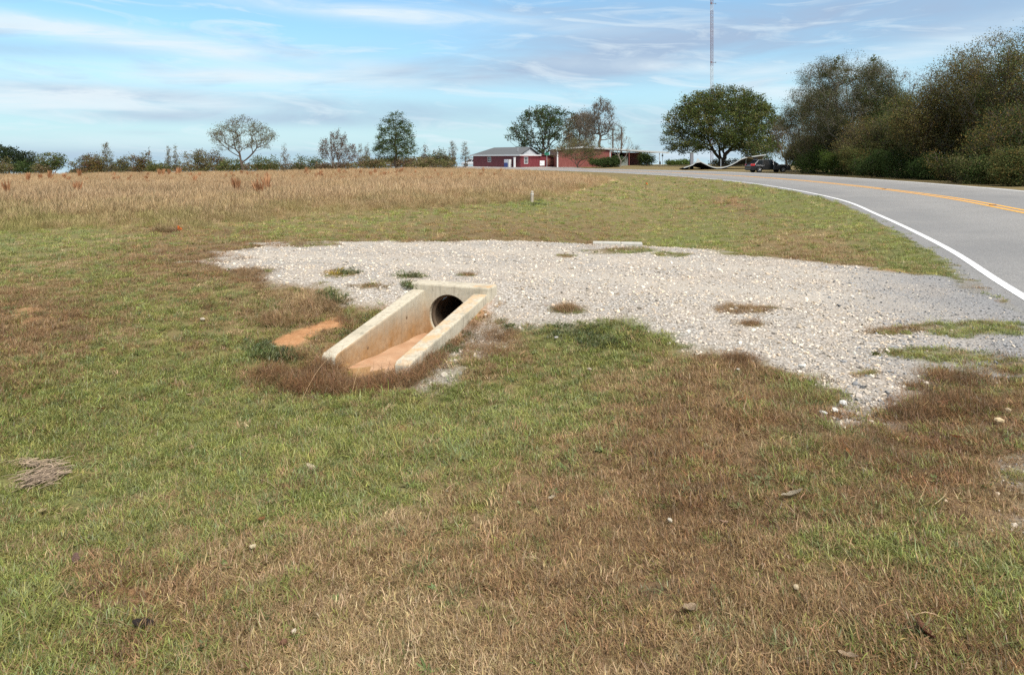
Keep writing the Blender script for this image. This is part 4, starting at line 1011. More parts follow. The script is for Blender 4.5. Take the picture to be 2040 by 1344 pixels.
wood('tallest pointed olive tree near the right frame edge', 1985, 52, 62, 150, G_OLIVE + RUST, 76, barkm=M_BARKP, tips=700, per=11)
wood('bushy rust tree cut by the right frame edge', 2055, 48, 48, 180, RUST + G_OLIVE + G_DARK, 77, tips=720, per=12)
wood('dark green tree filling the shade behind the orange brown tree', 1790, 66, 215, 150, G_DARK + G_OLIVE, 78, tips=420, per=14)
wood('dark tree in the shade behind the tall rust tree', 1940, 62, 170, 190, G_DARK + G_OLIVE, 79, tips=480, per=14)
wood('olive brown low tree between the pale limbed tree and the bright green bush', 1650, 78, 240, 120, BRN + G_OLIVE, 80, tips=420, per=12)
wood('brown low tree beneath the dull olive tree', 1735, 68, 235, 130, BRN + G_OLIVE + RUST, 81, tips=420, per=12)
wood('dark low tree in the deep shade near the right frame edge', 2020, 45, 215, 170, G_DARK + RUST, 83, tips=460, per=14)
# mistletoe-like balls in the pale limbed tree are part of its crown
g = np.random.default_rng(77)
pt = [o for o in COL.objects if o.get('label', '').startswith('tall twiggy tree with pale limbs')][0]
C = []
for px, py in ((1645, 147), (1692, 140), (1668, 118), (1672, 160), (1664, 132), (1700, 156), (1735, 122)):
    c = np.array([atd(px, 74) - pt.location.x, g.uniform(-1, 1), zpix(py, 74) - pt.location.z])
    link('mistletoe_foliage', leaf_mesh('mistletoe_foliage', g, c + g.normal(0, .18, (7, 3)), 16, .14, .09, G_OLIVE + G_MID), None, pt)
SG = 'bushes along the far road edge'
def wsh(label, px, d, top, w, pal, seed, **k):
    kw = dict(tips=380, per=30, leaf=.064, spread=.22, group=SG, sink=.15, depth=.8, jit=.25); kw.update(k); return shrub(label, px, d, top, w, pal, seed, **kw)
wsh('bright green bush just right of the parked car', 1622, 77, 288, 84, G_BRIGHT + G_MID, 90)
wsh('olive green bush right of the bright green bush', 1676, 72, 296, 80, G_MID + G_BRIGHT, 91)
wsh('brownish bush above the olive green roadside bush', 1720, 66, 262, 90, RUST + G_OLIVE + G_MID, 92)
wsh('dark green bush below the brown low tree', 1748, 62, 296, 80, G_MID + G_DARK, 93)
wsh('deep green tall bush left of the dark opening in the wood', 1800, 57, 285, 80, G_DARK + G_MID, 94)
wsh('dark leafy bush in the dark opening of the wood', 1858, 53, 305, 80, G_DARK, 95)
wsh('rust flecked bush with a bare stem right of the dark opening', 1905, 48, 290, 90, RUST + G_DARK, 96, per=8)
wsh('dark green bush under the tallest pointed tree', 1960, 44, 300, 100, G_DARK + G_OLIVE, 97)
wsh('brown green bush in the bottom right corner of the wood', 2030, 41, 292, 100, G_OLIVE + RUST + G_DARK, 98)
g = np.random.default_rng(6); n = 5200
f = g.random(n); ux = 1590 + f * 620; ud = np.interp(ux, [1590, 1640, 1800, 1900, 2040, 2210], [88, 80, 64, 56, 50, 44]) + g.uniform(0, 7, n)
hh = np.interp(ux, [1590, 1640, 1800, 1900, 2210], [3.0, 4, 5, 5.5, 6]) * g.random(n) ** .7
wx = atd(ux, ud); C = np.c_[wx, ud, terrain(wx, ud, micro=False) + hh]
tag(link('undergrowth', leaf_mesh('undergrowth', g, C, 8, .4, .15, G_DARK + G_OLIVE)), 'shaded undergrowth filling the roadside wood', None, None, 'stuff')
# ------------------------------------------------------------------ buildings and other built things
def siding(name, a, b, period, strength, horiz=False):
    t = NT(name); P = t.obj(); sp = t.new('ShaderNodeSeparateXYZ'); t.lk(P, sp.inputs[0])
    u = sp.outputs[2] if horiz else t.math('ADD', sp.outputs[0], sp.outputs[1])
    wv = t.math('PINGPONG', u, period / 2); n = t.noise(P, 1.2, 6, .6); n2 = t.noise(P, 9, 5, .7)
    mp = t.new('ShaderNodeMapping'); mp.inputs['Scale'].default_value = (5, 5, .5); t.lk(P, mp.inputs[0]); st = t.noise(mp.outputs[0], 1.5, 5, .6)
    c = t.mix(n, a, b); c = t.mix(t.ramp(st, [(.5, 0.), (.75, .5)]), c, tuple(min(1, x * 1.5 + .05) for x in b)); c = t.mix(t.ramp(n2, [(.35, .35), (.6, 0.)]), c, tuple(x * .6 for x in a))
    t.bsdf(c, .55, t.bump(wv, strength, .05), 0, .35); return t.m
M_REDW = siding('faded_red_boards', (.125, .022, .03), (.175, .036, .044), .3, .6)
M_REDM = siding('red_ribbed_metal', (.17, .045, .038), (.23, .075, .062), .25, .9)
M_WTRIM = simple_mat('white_painted_trim', (.58, .59, .60), .5, .08, 8)
M_GABLE = siding('white_gable_boards', (.40, .42, .45), (.50, .52, .55), .2, .4, True)
M_ROOF = simple_mat('grey_shingles', (.115, .12, .125), .9, .35, 14, 0, .2, .4)
M_ROOF2 = simple_mat('dull_red_brown_roof', (.13, .06, .055), .8, .3, 10)
M_GLASS = simple_mat('dark_window_glass', (.05, .06, .07), .12, .3, 2, 0, .6)
M_DARK = simple_mat('dark_interior', (.02, .02, .02), .9, .2)
M_GALV = simple_mat('galvanised_metal', (.42, .44, .45), .45, .2, 12, .4)
M_GREYP = simple_mat('grey_green_panel', (.22, .24, .22), .7, .25, 5)
M_SHEET = simple_mat('white_roof_sheet', (.42, .44, .44), .4, .14, 5)
# local frame of the red store: x along the long front (towards the left), y along the short right-hand front, origin at the near corner
C0 = np.array([1.7, 150.0]); aV = np.array([-.6135, .7897]); bV = np.array([.7897, .6135])
zb = tz(*C0) - .05
SM = Matrix(((aV[0], bV[0], 0, 0), (aV[1], bV[1], 0, 0), (0, 0, 1, 0), (0, 0, 0, 1)))
store = empty('red_building', (C0[0], C0[1], zb), 0, 'long low red board building with grey roof and white gable', 'building')
AL, BL, WH = 16.5, 9.6, 2.5
def sb(mb, name, mat, parent=store, **k): return mb.build(name, mat, parent, SM, **k)
def with_holes(u0, u1, z0, z1, holes):
    us = sorted({u0, u1, *[h[0] for h in holes], *[h[1] for h in holes]}); zs = sorted({z0, z1, *[h[2] for h in holes], *[h[3] for h in holes]})
    out = []
    for i in range(len(us) - 1):
        for j in range(len(zs) - 1):
            cu, cz = (us[i] + us[i + 1]) / 2, (zs[j] + zs[j + 1]) / 2
            if not any(h[0] < cu < h[1] and h[2] < cz < h[3] for h in holes): out.append((us[i], us[i + 1], zs[j], zs[j + 1]))
    return out
wA, wB = (10.0, 11.0, 1.15, 2.05), (1.0, 1.8, .85, 2.05)
m = MB()
for h in with_holes(0, AL, 0, WH, [wA]): m.box(h[0], h[1], 0, .12, h[2], h[3])
for h in with_holes(.12, BL, 0, WH - .05, [wB]): m.box(0, .12, h[0], h[1], h[2], h[3])
m.box(AL - .12, AL, .12, BL, 0, WH - .1); m.box(.12, AL - .12, BL - .12, BL, 0, WH - .1)
wall = sb(m, 'wall', M_REDW)
# main roof: gable at the near end, hip at the far end
y0, y1, ov, rz = -.45, 5.1, .35, 4.15
ez = WH + .08; mid = (y0 + y1) / 2
V = [(-ov, y0, ez), (AL + .5, y0, ez - .05), (AL + .5, y1, ez - .05), (-ov, y1, ez), (-ov, mid, rz), (12.0, mid, rz)]
V += [(p[0], p[1], p[2] - .12) for p in V]
sb(MB().add(V, [(0, 1, 5, 4), (1, 2, 5), (2, 3, 4, 5), (6, 10, 11, 7), (7, 11, 8), (8, 11, 10, 9), (0, 4, 10, 6), (4, 3, 9, 10), (0, 6, 7, 1), (1, 7, 8, 2), (2, 8, 9, 3)]), 'roof', M_ROOF)
sb(MB().add([(.02, y0 + .5, ez - .1), (.02, y1 - .5, ez - .1), (.02, mid, rz - .25), (.10, y0 + .5, ez - .1), (.10, y1 - .5, ez - .1), (.10, mid, rz - .25)], [(0, 1, 2), (3, 5, 4), (0, 3, 4, 1), (1, 4, 5, 2), (2, 5, 3, 0)]), 'gable', M_GABLE)
sb(MB().box(-ov, AL + .5, y0 - .05, y0 - .004, ez - .26, ez + .02).box(-ov - .04, -ov - .003, y0, y1, ez - .24, ez - .02), 'fascia', M_WTRIM)
sb(MB().hexa([(-.25, y1 + .02, WH + .02), (AL, y1 + .02, WH + .02), (AL, BL + .2, WH - .25), (-.25, BL + .2, WH - .25), (-.25, y1 + .02, WH + .16), (AL, y1 + .02, WH + .16), (AL, BL + .2, WH - .11), (-.25, BL + .2, WH - .11)]), 'annex_roof', M_ROOF2)
sb(MB().tube((1.6, .6, 3.0), (1.6, .6, 4.0), .06), 'vent_pipe', M_GALV)
def window(frame_boxes, pane_box, bars):
    m = MB()
    for b in frame_boxes + bars: m.box(*b)
    f = sb(m, 'window', M_WTRIM)
    sb(MB().box(*pane_box), 'pane', M_GLASS, f)
u0, u1, z0, z1 = wA
window([(u0 - .1, u1 + .1, -.03, .03, z0 - .1, z0), (u0 - .1, u1 + .1, -.03, .03, z1, z1 + .1), (u0 - .1, u0, -.03, .03, z0, z1), (u1, u1 + .1, -.03, .03, z0, z1)], (u0, u1, .05, .07, z0, z1), [((u0 + u1) / 2 - .03, (u0 + u1) / 2 + .03, .0, .045, z0, z1), (u0, u1, .002, .043, (z0 + z1) / 2 - .03, (z0 + z1) / 2 + .03)])
u0, u1, z0, z1 = wB
window([(-.03, .03, u0 - .1, u1 + .1, z0 - .1, z0), (-.03, .03, u0 - .1, u1 + .1, z1, z1 + .1), (-.03, .03, u0 - .1, u0, z0, z1), (-.03, .03, u1, u1 + .1, z0, z1)], (.05, .07, u0, u1, z0, z1), [(.0, .045, (u0 + u1) / 2 - .03, (u0 + u1) / 2 + .03, z0, z1), (.002, .043, u0, u1, (z0 + z1) / 2 - .03, (z0 + z1) / 2 + .03)])
sb(MB().box(-.01, -.002 + .0, 6.9, 8.6, .5, 1.75), 'faded_patch', simple_mat('faded_red_patch', (.30, .12, .09), .8, .5, 5))
# things in front of it
def at_store(a, b): return (C0[0] + aV[0] * a + bV[0] * b, C0[1] + aV[1] * a + bV[1] * b, zb)
yaw = math.atan2(aV[1], aV[0])
ice = empty('ice_freezer', at_store(3.2, -.9), yaw, 'blue and white upright freezer standing against the red front', 'freezer')
MB().box(-.55, .55, -.38, .38, .0, .95).build('cabinet', simple_mat('blue_paint', (.035, .055, .22), .4, .2, 4), ice, None, .02)
MB().box(-.56, .56, -.385, .385, .95, 1.62).build('door', simple_mat('freezer_white', (.48, .51, .58), .4, .1, 4), ice, None, .02)
MB().box(-.3, .3, -.41, -.386, .25, .75).build('front_panel', simple_mat('pale_blue_panel', (.18, .24, .45), .5, .3, 3), ice)
mach = empty('ice_bin', at_store(2.35, -.95), yaw, 'narrow white upright cabinet beside the blue freezer', 'cabinet')
MB().box(-.2, .2, -.3, .3, 0, 1.62).build('cabinet', simple_mat('cabinet_white', (.52, .52, .52), .5, .08, 4), mach, None, .02)
MB().box(-.16, .16, -.325, -.301, .2, 1.45).build('door', simple_mat('cabinet_white_door', (.62, .63, .64), .5, .08, 4), mach, None, .008)
col = empty('porch_column', at_store(1.0, -.75), yaw, 'thick white square porch column near the corner of the red building', 'column')
MB().box(-.17, .17, -.17, .17, 0, 1.95).build('shaft', M_WTRIM, col, None, .01)
MB().box(-.2, .2, -.2, .2, 1.951, 2.05).build('capital', M_WTRIM, col, None, .01)
sgn = empty('wall_sign', at_store(-.03, 5.6), math.atan2(bV[1], bV[0]), 'white wall sign with a small dark emblem on the short red front', 'sign')
MB().box(-.62, .62, -.04, -.006, .35, 1.35).build('board', simple_mat('white_sign_board', (.78, .79, .80), .5, .05, 3), sgn, None, .01)
me = MB(); n = 18
me.add([(-.33 + .17 * math.cos(i * 2 * math.pi / n), -.046, .83 + .2 * math.sin(i * 2 * math.pi / n)) for i in range(n)] + [(-.33 + .10 * math.cos(i * 2 * math.pi / n), -.046, .83 + .12 * math.sin(i * 2 * math.pi / n)) for i in range(n)], [(i, (i + 1) % n, n + (i + 1) % n, n + i) for i in range(n // 4, n)])
me.build('emblem', simple_mat('blue_grey_print', (.12, .16, .24), .6), sgn)
# street name sign
d = 141.0; x = atd(1089.5, d); z = tz(x, d)
ss = empty('street_sign', (x, d, z), 0, 'green street name sign on a thin pole before the red annex', 'street sign')
MB().tube((0, 0, 0), (0, 0, 2.35), .045).build('pole', M_GALV, ss)
MB().box(-.42, .42, -.012, .012, 2.36, 2.88).build('blade', simple_mat('green_sign_sheet', (.02, .15, .09), .4, .1), ss, None, .004)
MB().box(-.012, .012, -.40, .40, 2.885, 3.12).build('blade', simple_mat('green_sign_sheet', (.02, .13, .08), .4, .1), ss, None, .004)

# red metal shed with the open bays and the long white roof edge
SX, SY = atd(1110, 148), 148.0
zs_ = tz(SX + 6, SY) - .05
shed = empty('metal_shed', (SX, SY, zs_), R(3), 'red ribbed metal shed with white corner trim, open bays and long white roof edge', 'shed')
HL, HP, HR = 3.55, 4.0, 2.9       # eave left, peak, far right end
def roofz(x): return np.interp(x, [-.3, 5.0, 22.2], [HL, HP, HR])
m = MB()
for a, b in ((0, 5.0), (5.0, 10.4)):
    m.hexa([(a, 0, 0), (b, 0, 0), (b, .12, 0), (a, .12, 0), (a, 0, roofz(a) - .02), (b, 0, roofz(b) - .02), (b, .12, roofz(b) - .02), (a, .12, roofz(a) - .02)])
m.box(0, .12, .121, 14, 0, HL - .05)
m.hexa([(.12, 13.88, 0), (18, 13.88, 0), (18, 14, 0), (.12, 14, 0), (.12, 13.88, 3.4), (18, 13.88, 3.0), (18, 14, 3.0), (.12, 14, 3.4)])
m.hexa([(17.88, 5, 0), (18, 5, 0), (18, 13.87, 0), (17.88, 13.87, 0), (17.88, 5, 3.0), (18, 5, 3.0), (18, 13.87, 3.0), (17.88, 13.87, 3.0)])
m.box(14.3, 17.87, 4.88, 5.0, 0, 2.95)
m.build('wall', M_REDM, shed)
m = MB()
for a, b in ((-.3, 5.0), (5.0, 22.2)):
    m.hexa([(a, -.35, roofz(a)), (b, -.35, roofz(b)), (b, 14.3, roofz(b)), (a, 14.3, roofz(a)), (a, -.35, roofz(a) + .08), (b, -.35, roofz(b) + .08), (b, 14.3, roofz(b) + .08), (a, 14.3, roofz(a) + .08)])
m.build('roof', M_SHEET, shed)
m = MB()
for a, b in ((-.32, 5.0), (5.0, 22.22)):
    m.hexa([(a, -.41, roofz(a) - .2), (b, -.41, roofz(b) - .2), (b, -.354, roofz(b) - .2), (a, -.354, roofz(a) - .2), (a, -.41, roofz(a) + .1), (b, -.41, roofz(b) + .1), (b, -.354, roofz(b) + .1), (a, -.354, roofz(a) + .1)])
m.build('fascia', M_SHEET, shed)
MB().box(-.06, .2, -.07, -.003, 0, HL - .22).build('corner_trim', M_WTRIM, shed)
MB().box(10.4, 10.58, -.07, .13, 0, roofz(10.5) - .21).build('corner_trim', M_WTRIM, shed)
MB().box(12.0, 14.2, .9, 1.0, 0, 2.1).build('grey_panel', M_GREYP, shed)
for xx in (10.7, 14.25, 17.9, 20.3):
    MB().box(xx - .06, xx + .06, -.2, -.08, 0, roofz(xx) - .21).build('post', M_GALV if xx > 18 else M_REDM, shed)
# hanging sign bracket and the pump stub below the roof's far end
fp = empty('fuel_pump', (atd(1315, 146), 146.0, tz(atd(1315, 146), 146)), 0, 'old dark pump stub standing under the far end of the white shed roof', 'pump')
MB().box(-.22, .22, -.2, .2, 0, .12).build('plinth', M_CONC, fp, None, .01)
MB().box(-.13, .13, -.11, .11, .121, .72).build('cabinet', simple_mat('black_enamel', (.02, .02, .022), .4), fp, None, .02)
MB().tube((0, 0, .721), (0, 0, .86), .05).build('cap', simple_mat('black_enamel_cap', (.03, .03, .03), .4), fp)
tri = empty('weathered_pole', (atd(1320, 152), 152.0, tz(atd(1320, 152), 152)), 0, 'thin grey pole with small box under the far end of the shed roof', 'pole')
MB().tube((0, 0, 0), (0, 0, 3.4), .05).build('shaft', M_GALV, tri); MB().box(-.2, .12, -.14, -.055, 1.75, 2.1).build('meter_box', M_GREYP, tri, None, .01)
# two wooden utility poles behind
for px, top, d, lab in ((1221, 256, 172, 'shorter wooden utility pole behind the bare tree'), (1238, 254, 166, 'taller dark utility pole above the open shed bay')):
    x = atd(px, d); z = tz(x, d); p = empty('utility_pole', (x, d, z), 0, lab, 'utility pole', 'utility poles behind the shed'); h = zpix(top, d) - z
    MB().tube((0, 0, 0), (0, 0, h), .2, .14, 10).build('shaft', M_BARK, p)
    if px == 1238: MB().box(.12, .42, -.16, .16, h - 2.0, h - 1.1).build('transformer', M_GREYP, p, None, .05)
    else: MB().box(-.05, .05, -.24, -.16, h - .5, h - .15).build('bracket', M_GALV, p)

# ------------------------------------------------------------------ radio mast
d = 260.0; x = atd(1417.5, d); z = tz(x, d)
mast = empty('radio_mast', (x, d, z), R(20), 'tall thin red and white lattice radio mast behind the oak', 'radio mast')
M_MR, M_MW = simple_mat('mast_red', (.17, .09, .095), .6, .2), simple_mat('mast_white', (.44, .44, .46), .6, .1)
zw = lambda py: zpix(py, d) - z
edges = [0, zw(180), zw(132), zw(22), zw(8), 78, 90]
for i in range(len(edges) - 1):
    a, b = edges[i], edges[i + 1]; m = MB(); r = .52
    V3 = [(r * math.cos(q), r * math.sin(q)) for q in (R(90), R(210), R(330))]
    for q in V3: m.tube((*q, a), (*q, b), .075, None, 5)
    k = a; s = 0
    while k < b - .4:
        h = min(1.2, b - k)
        for j in range(3):
            p, q = V3[j], V3[(j + 1) % 3]
            if s % 2: p, q = q, p
            m.tube((*p, k), (*q, k + h), .045, None, 4); m.tube((*p, k + h), (*q, k + h), .035, None, 4)
        k += h; s += 1
    m.build('lattice_section', M_MW if i in (1, 3, 5) else M_MR, mast)
for py in (8, 125):
    h = zw(py)
    o = MB().tube((.3, 0, h), (1.5, -.35, h + .05), .07).tube((1.5, -.35, h - .15), (1.5, -.35, h + .3), .09).build('antenna_arm', simple_mat('dark_antenna', (.08, .08, .09), .5), mast)
    MB().tube((-.5, -.5, h - .25), (-.5, -.5, h + .35), .28, .28, 12).build('beacon', M_MR, mast)

# ------------------------------------------------------------------ the collapsed white roof below the oak
d = 103.0
prof = [(1362, 333.4), (1372, 330.5), (1380, 327.5), (1386, 323), (1390.5, 319.5), (1396, 321.5), (1403, 325), (1412, 329.3), (1420, 332.2), (1428, 333.8), (1438, 333.4), (1448, 331), (1458, 327), (1467, 322), (1476, 316.5), (1484, 313.6), (1500, 311), (1514, 309), (1526, 307.5)]
pr = [(atd(px, d), zpix(py, d)) for px, py in prof]
cz = tz(atd(1430, d), d); ox = atd(1430, d)
can = empty('collapsed_canopy', (ox, d, cz), 0, 'collapsed white canopy roof sagging to the ground below the oak', 'canopy')
m = MB()
for (xa, za), (xb, zb_) in zip(pr[:-1], pr[1:]):
    xa -= ox; xb -= ox; za -= cz; zb_ -= cz
    m.hexa([(xa, -.05, za - .13), (xb, -.05, zb_ - .13), (xb, 0, zb_ - .13), (xa, 0, za - .13), (xa, -.05, za), (xb, -.05, zb_), (xb, 0, zb_), (xa, 0, za)])
m.build('fascia', M_SHEET, can)
m = MB()
for (xa, za), (xb, zb_) in zip(pr[:-1], pr[1:]):
    xa -= ox; xb -= ox; za -= cz; zb_ -= cz
    m.hexa([(xa, .005, za - .06), (xb, .005, zb_ - .06), (xb + .6, 5.5, max(.03, zb_ * .5 - .3)), (xa + .6, 5.5, max(.03, za * .5 - .3)), (xa, .005, za), (xb, .005, zb_), (xb + .6, 5.5, max(.09, zb_ * .5 - .24)), (xa + .6, 5.5, max(.09, za * .5 - .24))])
m.build('roof_sheet', simple_mat('shaded_roof_underside', (.10, .10, .105), .7, .3), can)  # dark sheet colour holds the shade under the fallen roof
M_TORN = MB().hexa([(atd(1386, d) - ox, -.12, zpix(325, d) - cz), (atd(1397, d) - ox, -.12, zpix(323, d) - cz), (atd(1396, d) - ox, -.07, zpix(323, d) - cz), (atd(1387, d) - ox, -.07, zpix(325, d) - cz),
                    (atd(1388, d) - ox, -.12, zpix(316, d) - cz), (atd(1390, d) - ox, -.12, zpix(315.5, d) - cz), (atd(1391, d) - ox, -.07, zpix(316.5, d) - cz), (atd(1388, d) - ox, -.07, zpix(317, d) - cz)]).build('torn_flap', M_SHEET, can)
for px in (1436, 1486, 1520):
    xx = atd(px, d + 1.2) - ox; zt_ = np.interp(px, [1430, 1450, 1486, 1526], [317, 317, 314, 309]); g0 = tz(xx + ox, d + 1.2) - cz
    MB().tube((xx, 1.2, g0), (xx, 1.2, zpix(zt_, d) - cz), .05).build('post', M_GALV, can)
# grey stump of a post beside it
st = empty('grey_post', (atd(1378, 108), 108.0, tz(atd(1378, 108), 108)), 0, 'broad weathered grey post left of the collapsed canopy', 'post')
MB().box(-.22, .22, -.2, .2, 0, zpix(305, 108) - tz(atd(1378, 108), 108)).build('shaft', simple_mat('weathered_grey_wood', (.19, .19, .20), .9, .25, 8, 0, .2, .4), st, None, .02)
MB().box(-.26, .26, -.24, .24, zpix(305, 108) - tz(atd(1378, 108), 108) + .002, zpix(303.5, 108) - tz(atd(1378, 108), 108)).build('cap', M_GREYP, st)

# ------------------------------------------------------------------ vehicles
def carpaint(name, col, rough=.3):
    t = NT(name); P = t.obj(); n = t.noise(P, 3, 5, .6)
    b = t.bsdf(t.mix(n, tuple(x * .8 for x in col), tuple(x * 1.15 for x in col)), rough, None, .3, .5); b.inputs['Coat Weight'].default_value = .4; b.inputs['Coat Roughness'].default_value = .15; return t.m
M_TYRE = simple_mat('tyre_rubber', (.018, .018, .018), .9, .2); M_RIM = simple_mat('alloy_rim', (.55, .56, .58), .35, .15, 8, .7); M_CARGL = simple_mat('car_glass', (.018, .022, .026), .08, .2, 2, 0, .6)
M_TAIL = simple_mat('tail_lamp_red', (.50, .02, .025), .25, .1); M_HEAD = simple_mat('head_lamp_clear', (.7, .72, .74), .15, .1); M_PLAST = simple_mat('black_plastic', (.02, .02, .022), .7)
def vehicle(name, loc, rz, label, cat, L, H, W, paint, van=False, hatch=False, door=False):
    root = empty(name, loc, rz, label, cat); hw = W / 2
    wr = .34; ax = (L * .205, L * .795)
    def arc(cx, r, n=9): return [(cx - r * math.cos(math.pi * i / n), .30 + r * math.sin(math.pi * i / n)) for i in range(n + 1)]
    belt = H * .60
    low = [(0.04, .42)] + [(.12, .26)] + arc(ax[0], .41) + arc(ax[1], .41) + [(L - .14, .24), (L - .01, .36)]
    if van: up = [(L, .75), (L - .18, .92), (L * .80, belt + .02), (L * .60, belt + .03), (.06, belt + .02), (.0, .8)]
    else: up = [(L, .62), (L - .09, .78), (L - .5, .90), (L * .715, belt + .03), (L * .45, belt - .01), (.28, belt + .04), (.10, belt - .02), (.0, .72)]
    prof = low + up
    # body shell, narrower above and below the waist
    bm = bmesh.new(); n = len(prof)
    def wy(z, x): 
        e = min(1, max(0, (x) / .35)) ** .5 * .12 + min(1, max(0, (L - x) / .5)) ** .5 * .12 + .76
        return hw * (1 - .10 * max(0, (z - .62) / .5) ** 2 - .05 * max(0, (.5 - z) / .3)) * e
    A = [bm.verts.new((x, -wy(z, x), z)) for x, z in prof]; B = [bm.verts.new((x, wy(z, x), z)) for x, z in prof]
    for i in range(n): bm.faces.new([A[i], A[(i + 1) % n], B[(i + 1) % n], B[i]])
    bm.faces.new(A[::-1]); bm.faces.new(B); bmesh.ops.recalc_face_normals(bm, faces=bm.faces)
    me = bpy.data.meshes.new('body'); 
    es = [e for e in bm.edges if abs(abs(e.verts[0].co.y) - abs(e.verts[1].co.y)) < .2 and e.verts[0].co.y * e.verts[1].co.y > 0]
    bmesh.ops.bevel(bm, geom=es, offset=.035, segments=2, affect='EDGES', profile=.5, clamp_overlap=True)
    bm.to_mesh(me); bm.free(); body = link('body', me, paint, root)
    # cabin
    b0, b1 = (.10, L * .80) if van else (.34, L * .705)
    r0, r1 = (.26, L * .66) if van else (.98, L * .545)
    bw0, bw1 = hw * .93, hw * .74
    zb0, zt = belt - .03, H
    cab = [(b0, -bw0, zb0), (b1, -bw0, zb0), (b1, bw0, zb0), (b0, bw0, zb0), (r0, -bw1, zt - .04), (r1, -bw1, zt), (r1, bw1, zt), (r0, bw1, zt - .04)]
    MB().hexa(cab).build('cabin', paint, root, None, .05)
    def side(u, v, s, off=.006):      # point on the cabin side, u along 0..1, v up 0..1
        p0 = b0 + (b1 - b0) * u; p1 = r0 + (r1 - r0) * u
        return (p0 + (p1 - p0) * v, s * (bw0 + (bw1 - bw0) * v + off), zb0 + (zt - zb0) * v)
    cuts = ((.06, .40), (.43, .66), (.69, .93)) if van else ((.07, .33), (.37, .62), (.65, .94))
    for s in (-1, 1):
        for k, (a, c) in enumerate(cuts):
            if door and s == -1 and k == 1: continue
            P = [side(a, .12, s), side(c, .12, s), side(c, .84, s), side(a, .84, s)]; P2 = [(p[0], p[1] - s * .012, p[2]) for p in P]
            MB().hexa([P2[0], P2[1], P[1], P[0], P2[3], P2[2], P[2], P[3]]).build('side_window', M_CARGL, root)
    f = .008
    MB().hexa([(b1 + .0, -bw0 * .9, zb0 + .10), (b1 + .0, bw0 * .9, zb0 + .10), (b1 + f + .02, bw0 * .9, zb0 + .10), (b1 + f + .02, -bw0 * .9, zb0 + .10),
               (r1 + .03, -bw1 * .9, zt - .10), (r1 + .03, bw1 * .9, zt - .10), (r1 + .08, bw1 * .9, zt - .09), (r1 + .08, -bw1 * .9, zt - .09)]).build('windscreen', M_CARGL, root)
    for k, cx in enumerate(ax):
        for s in (-1, 1):
            w = MB().tube((cx, s * (hw - .24), wr), (cx, s * (hw - .015), wr), wr, wr, 24).build('wheel', M_TYRE, root, None, .03)
            m = MB(); m.tube((cx, s * (hw - .03), wr), (cx, s * (hw - .008), wr), .235, .225, 20)
            m.build('rim', M_DARK, w)
            m = MB()
            for q in range(5):
                a_ = q * 2 * math.pi / 5 + .3; m.tube((cx, s * (hw - .004), wr), (cx + .2 * math.cos(a_), s * (hw - .004), wr + .2 * math.sin(a_)), .038, .03, 6)
            m.tube((cx, s * (hw - .02), wr), (cx, s * (hw + .012), wr), .06, .05, 12)
            m.build('spokes', M_RIM, w)
    for s in (-1, 1):
        MB().hexa([(.02, s * hw * .56, .78), (.02, s * hw * .90, .78), (.42, s * hw * 1.0, .80), (.30, s * hw * .7, .80), (.05, s * hw * .56, .99), (.06, s * hw * .88, .99), (.52, s * hw * .955, 1.0), (.30, s * hw * .7, .99)]).build('tail_lamp', M_TAIL, root, None, .01)
        MB().hexa([(L - .35, s * hw * .6, .66), (L - .05, s * hw * .55, .62), (L - .12, s * hw * .86, .62), (L - .45, s * hw * .97, .68), (L - .35, s * hw * .6, .80), (L - .10, s * hw * .55, .77), (L - .2, s * hw * .84, .77), (L - .5, s * hw * .955, .82)]).build('head_lamp', M_HEAD, root, None, .01)
        MB().hexa([(b1 - .42, s * hw * .93, belt + .02), (b1 - .24, s * hw * .93, belt + .02), (b1 - .26, s * hw * 1.12, belt + .03), (b1 - .40, s * hw * 1.12, belt + .03), (b1 - .42, s * hw * .93, belt + .14), (b1 - .26, s * hw * .93, belt + .14), (b1 - .29, s * hw * 1.12, belt + .15), (b1 - .40, s * hw * 1.12, belt + .15)]).build('mirror', M_PLAST if door else paint, root, None, .015)
    MB().box(-.03, .10, -hw * .82, hw * .82, .32, .50).build('bumper', M_PLAST if van else paint, root, None, .03)
    MB().box(L - .08, L + .03, -hw * .70, hw * .70, .28, .46).build('bumper', M_PLAST, root, None, .03)
    if hatch:   # open boot: dark hold and the raised lid
        MB().hexa([(.012, -hw * .6, .62), (.012, hw * .6, .62), (.06, hw * .6, .62), (.06, -hw * .6, .62), (.30, -hw * .62, 1.12), (.30, hw * .62, 1.12), (.40, hw * .62, 1.12), (.40, -hw * .62, 1.12)]).build('boot_opening', M_DARK, root)
        MB().hexa([(b0 + .02, -bw0 * .8, zb0 + .12), (b0 + .02, bw0 * .8, zb0 + .12), (b0 + .08, bw0 * .8, zb0 + .12), (b0 + .08, -bw0 * .8, zb0 + .12), (r0 - .06, -bw1 * .86, zt - .08), (r0 - .06, bw1 * .86, zt - .08), (r0, bw1 * .86, zt - .08), (r0, -bw1 * .86, zt - .08)]).build('rear_opening', M_DARK, root)
        e1 = (r0 - .02, zt + .01); e2 = (r0 - 1.02, zt + .30)
        lid = MB().hexa([(e1[0], -bw1 * .9, e1[1]), (e1[0], bw1 * .9, e1[1]), (e2[0], bw1 * 1.05, e2[1]), (e2[0], -bw1 * 1.05, e2[1]), (e1[0], -bw1 * .9, e1[1] + .07), (e1[0], bw1 * .9, e1[1] + .07), (e2[0], bw1 * 1.05, e2[1] + .08), (e2[0], -bw1 * 1.05, e2[1] + .08)]).build('tailgate', paint, root, None, .02)
        lid['label'] = 'raised tailgate'
    else:
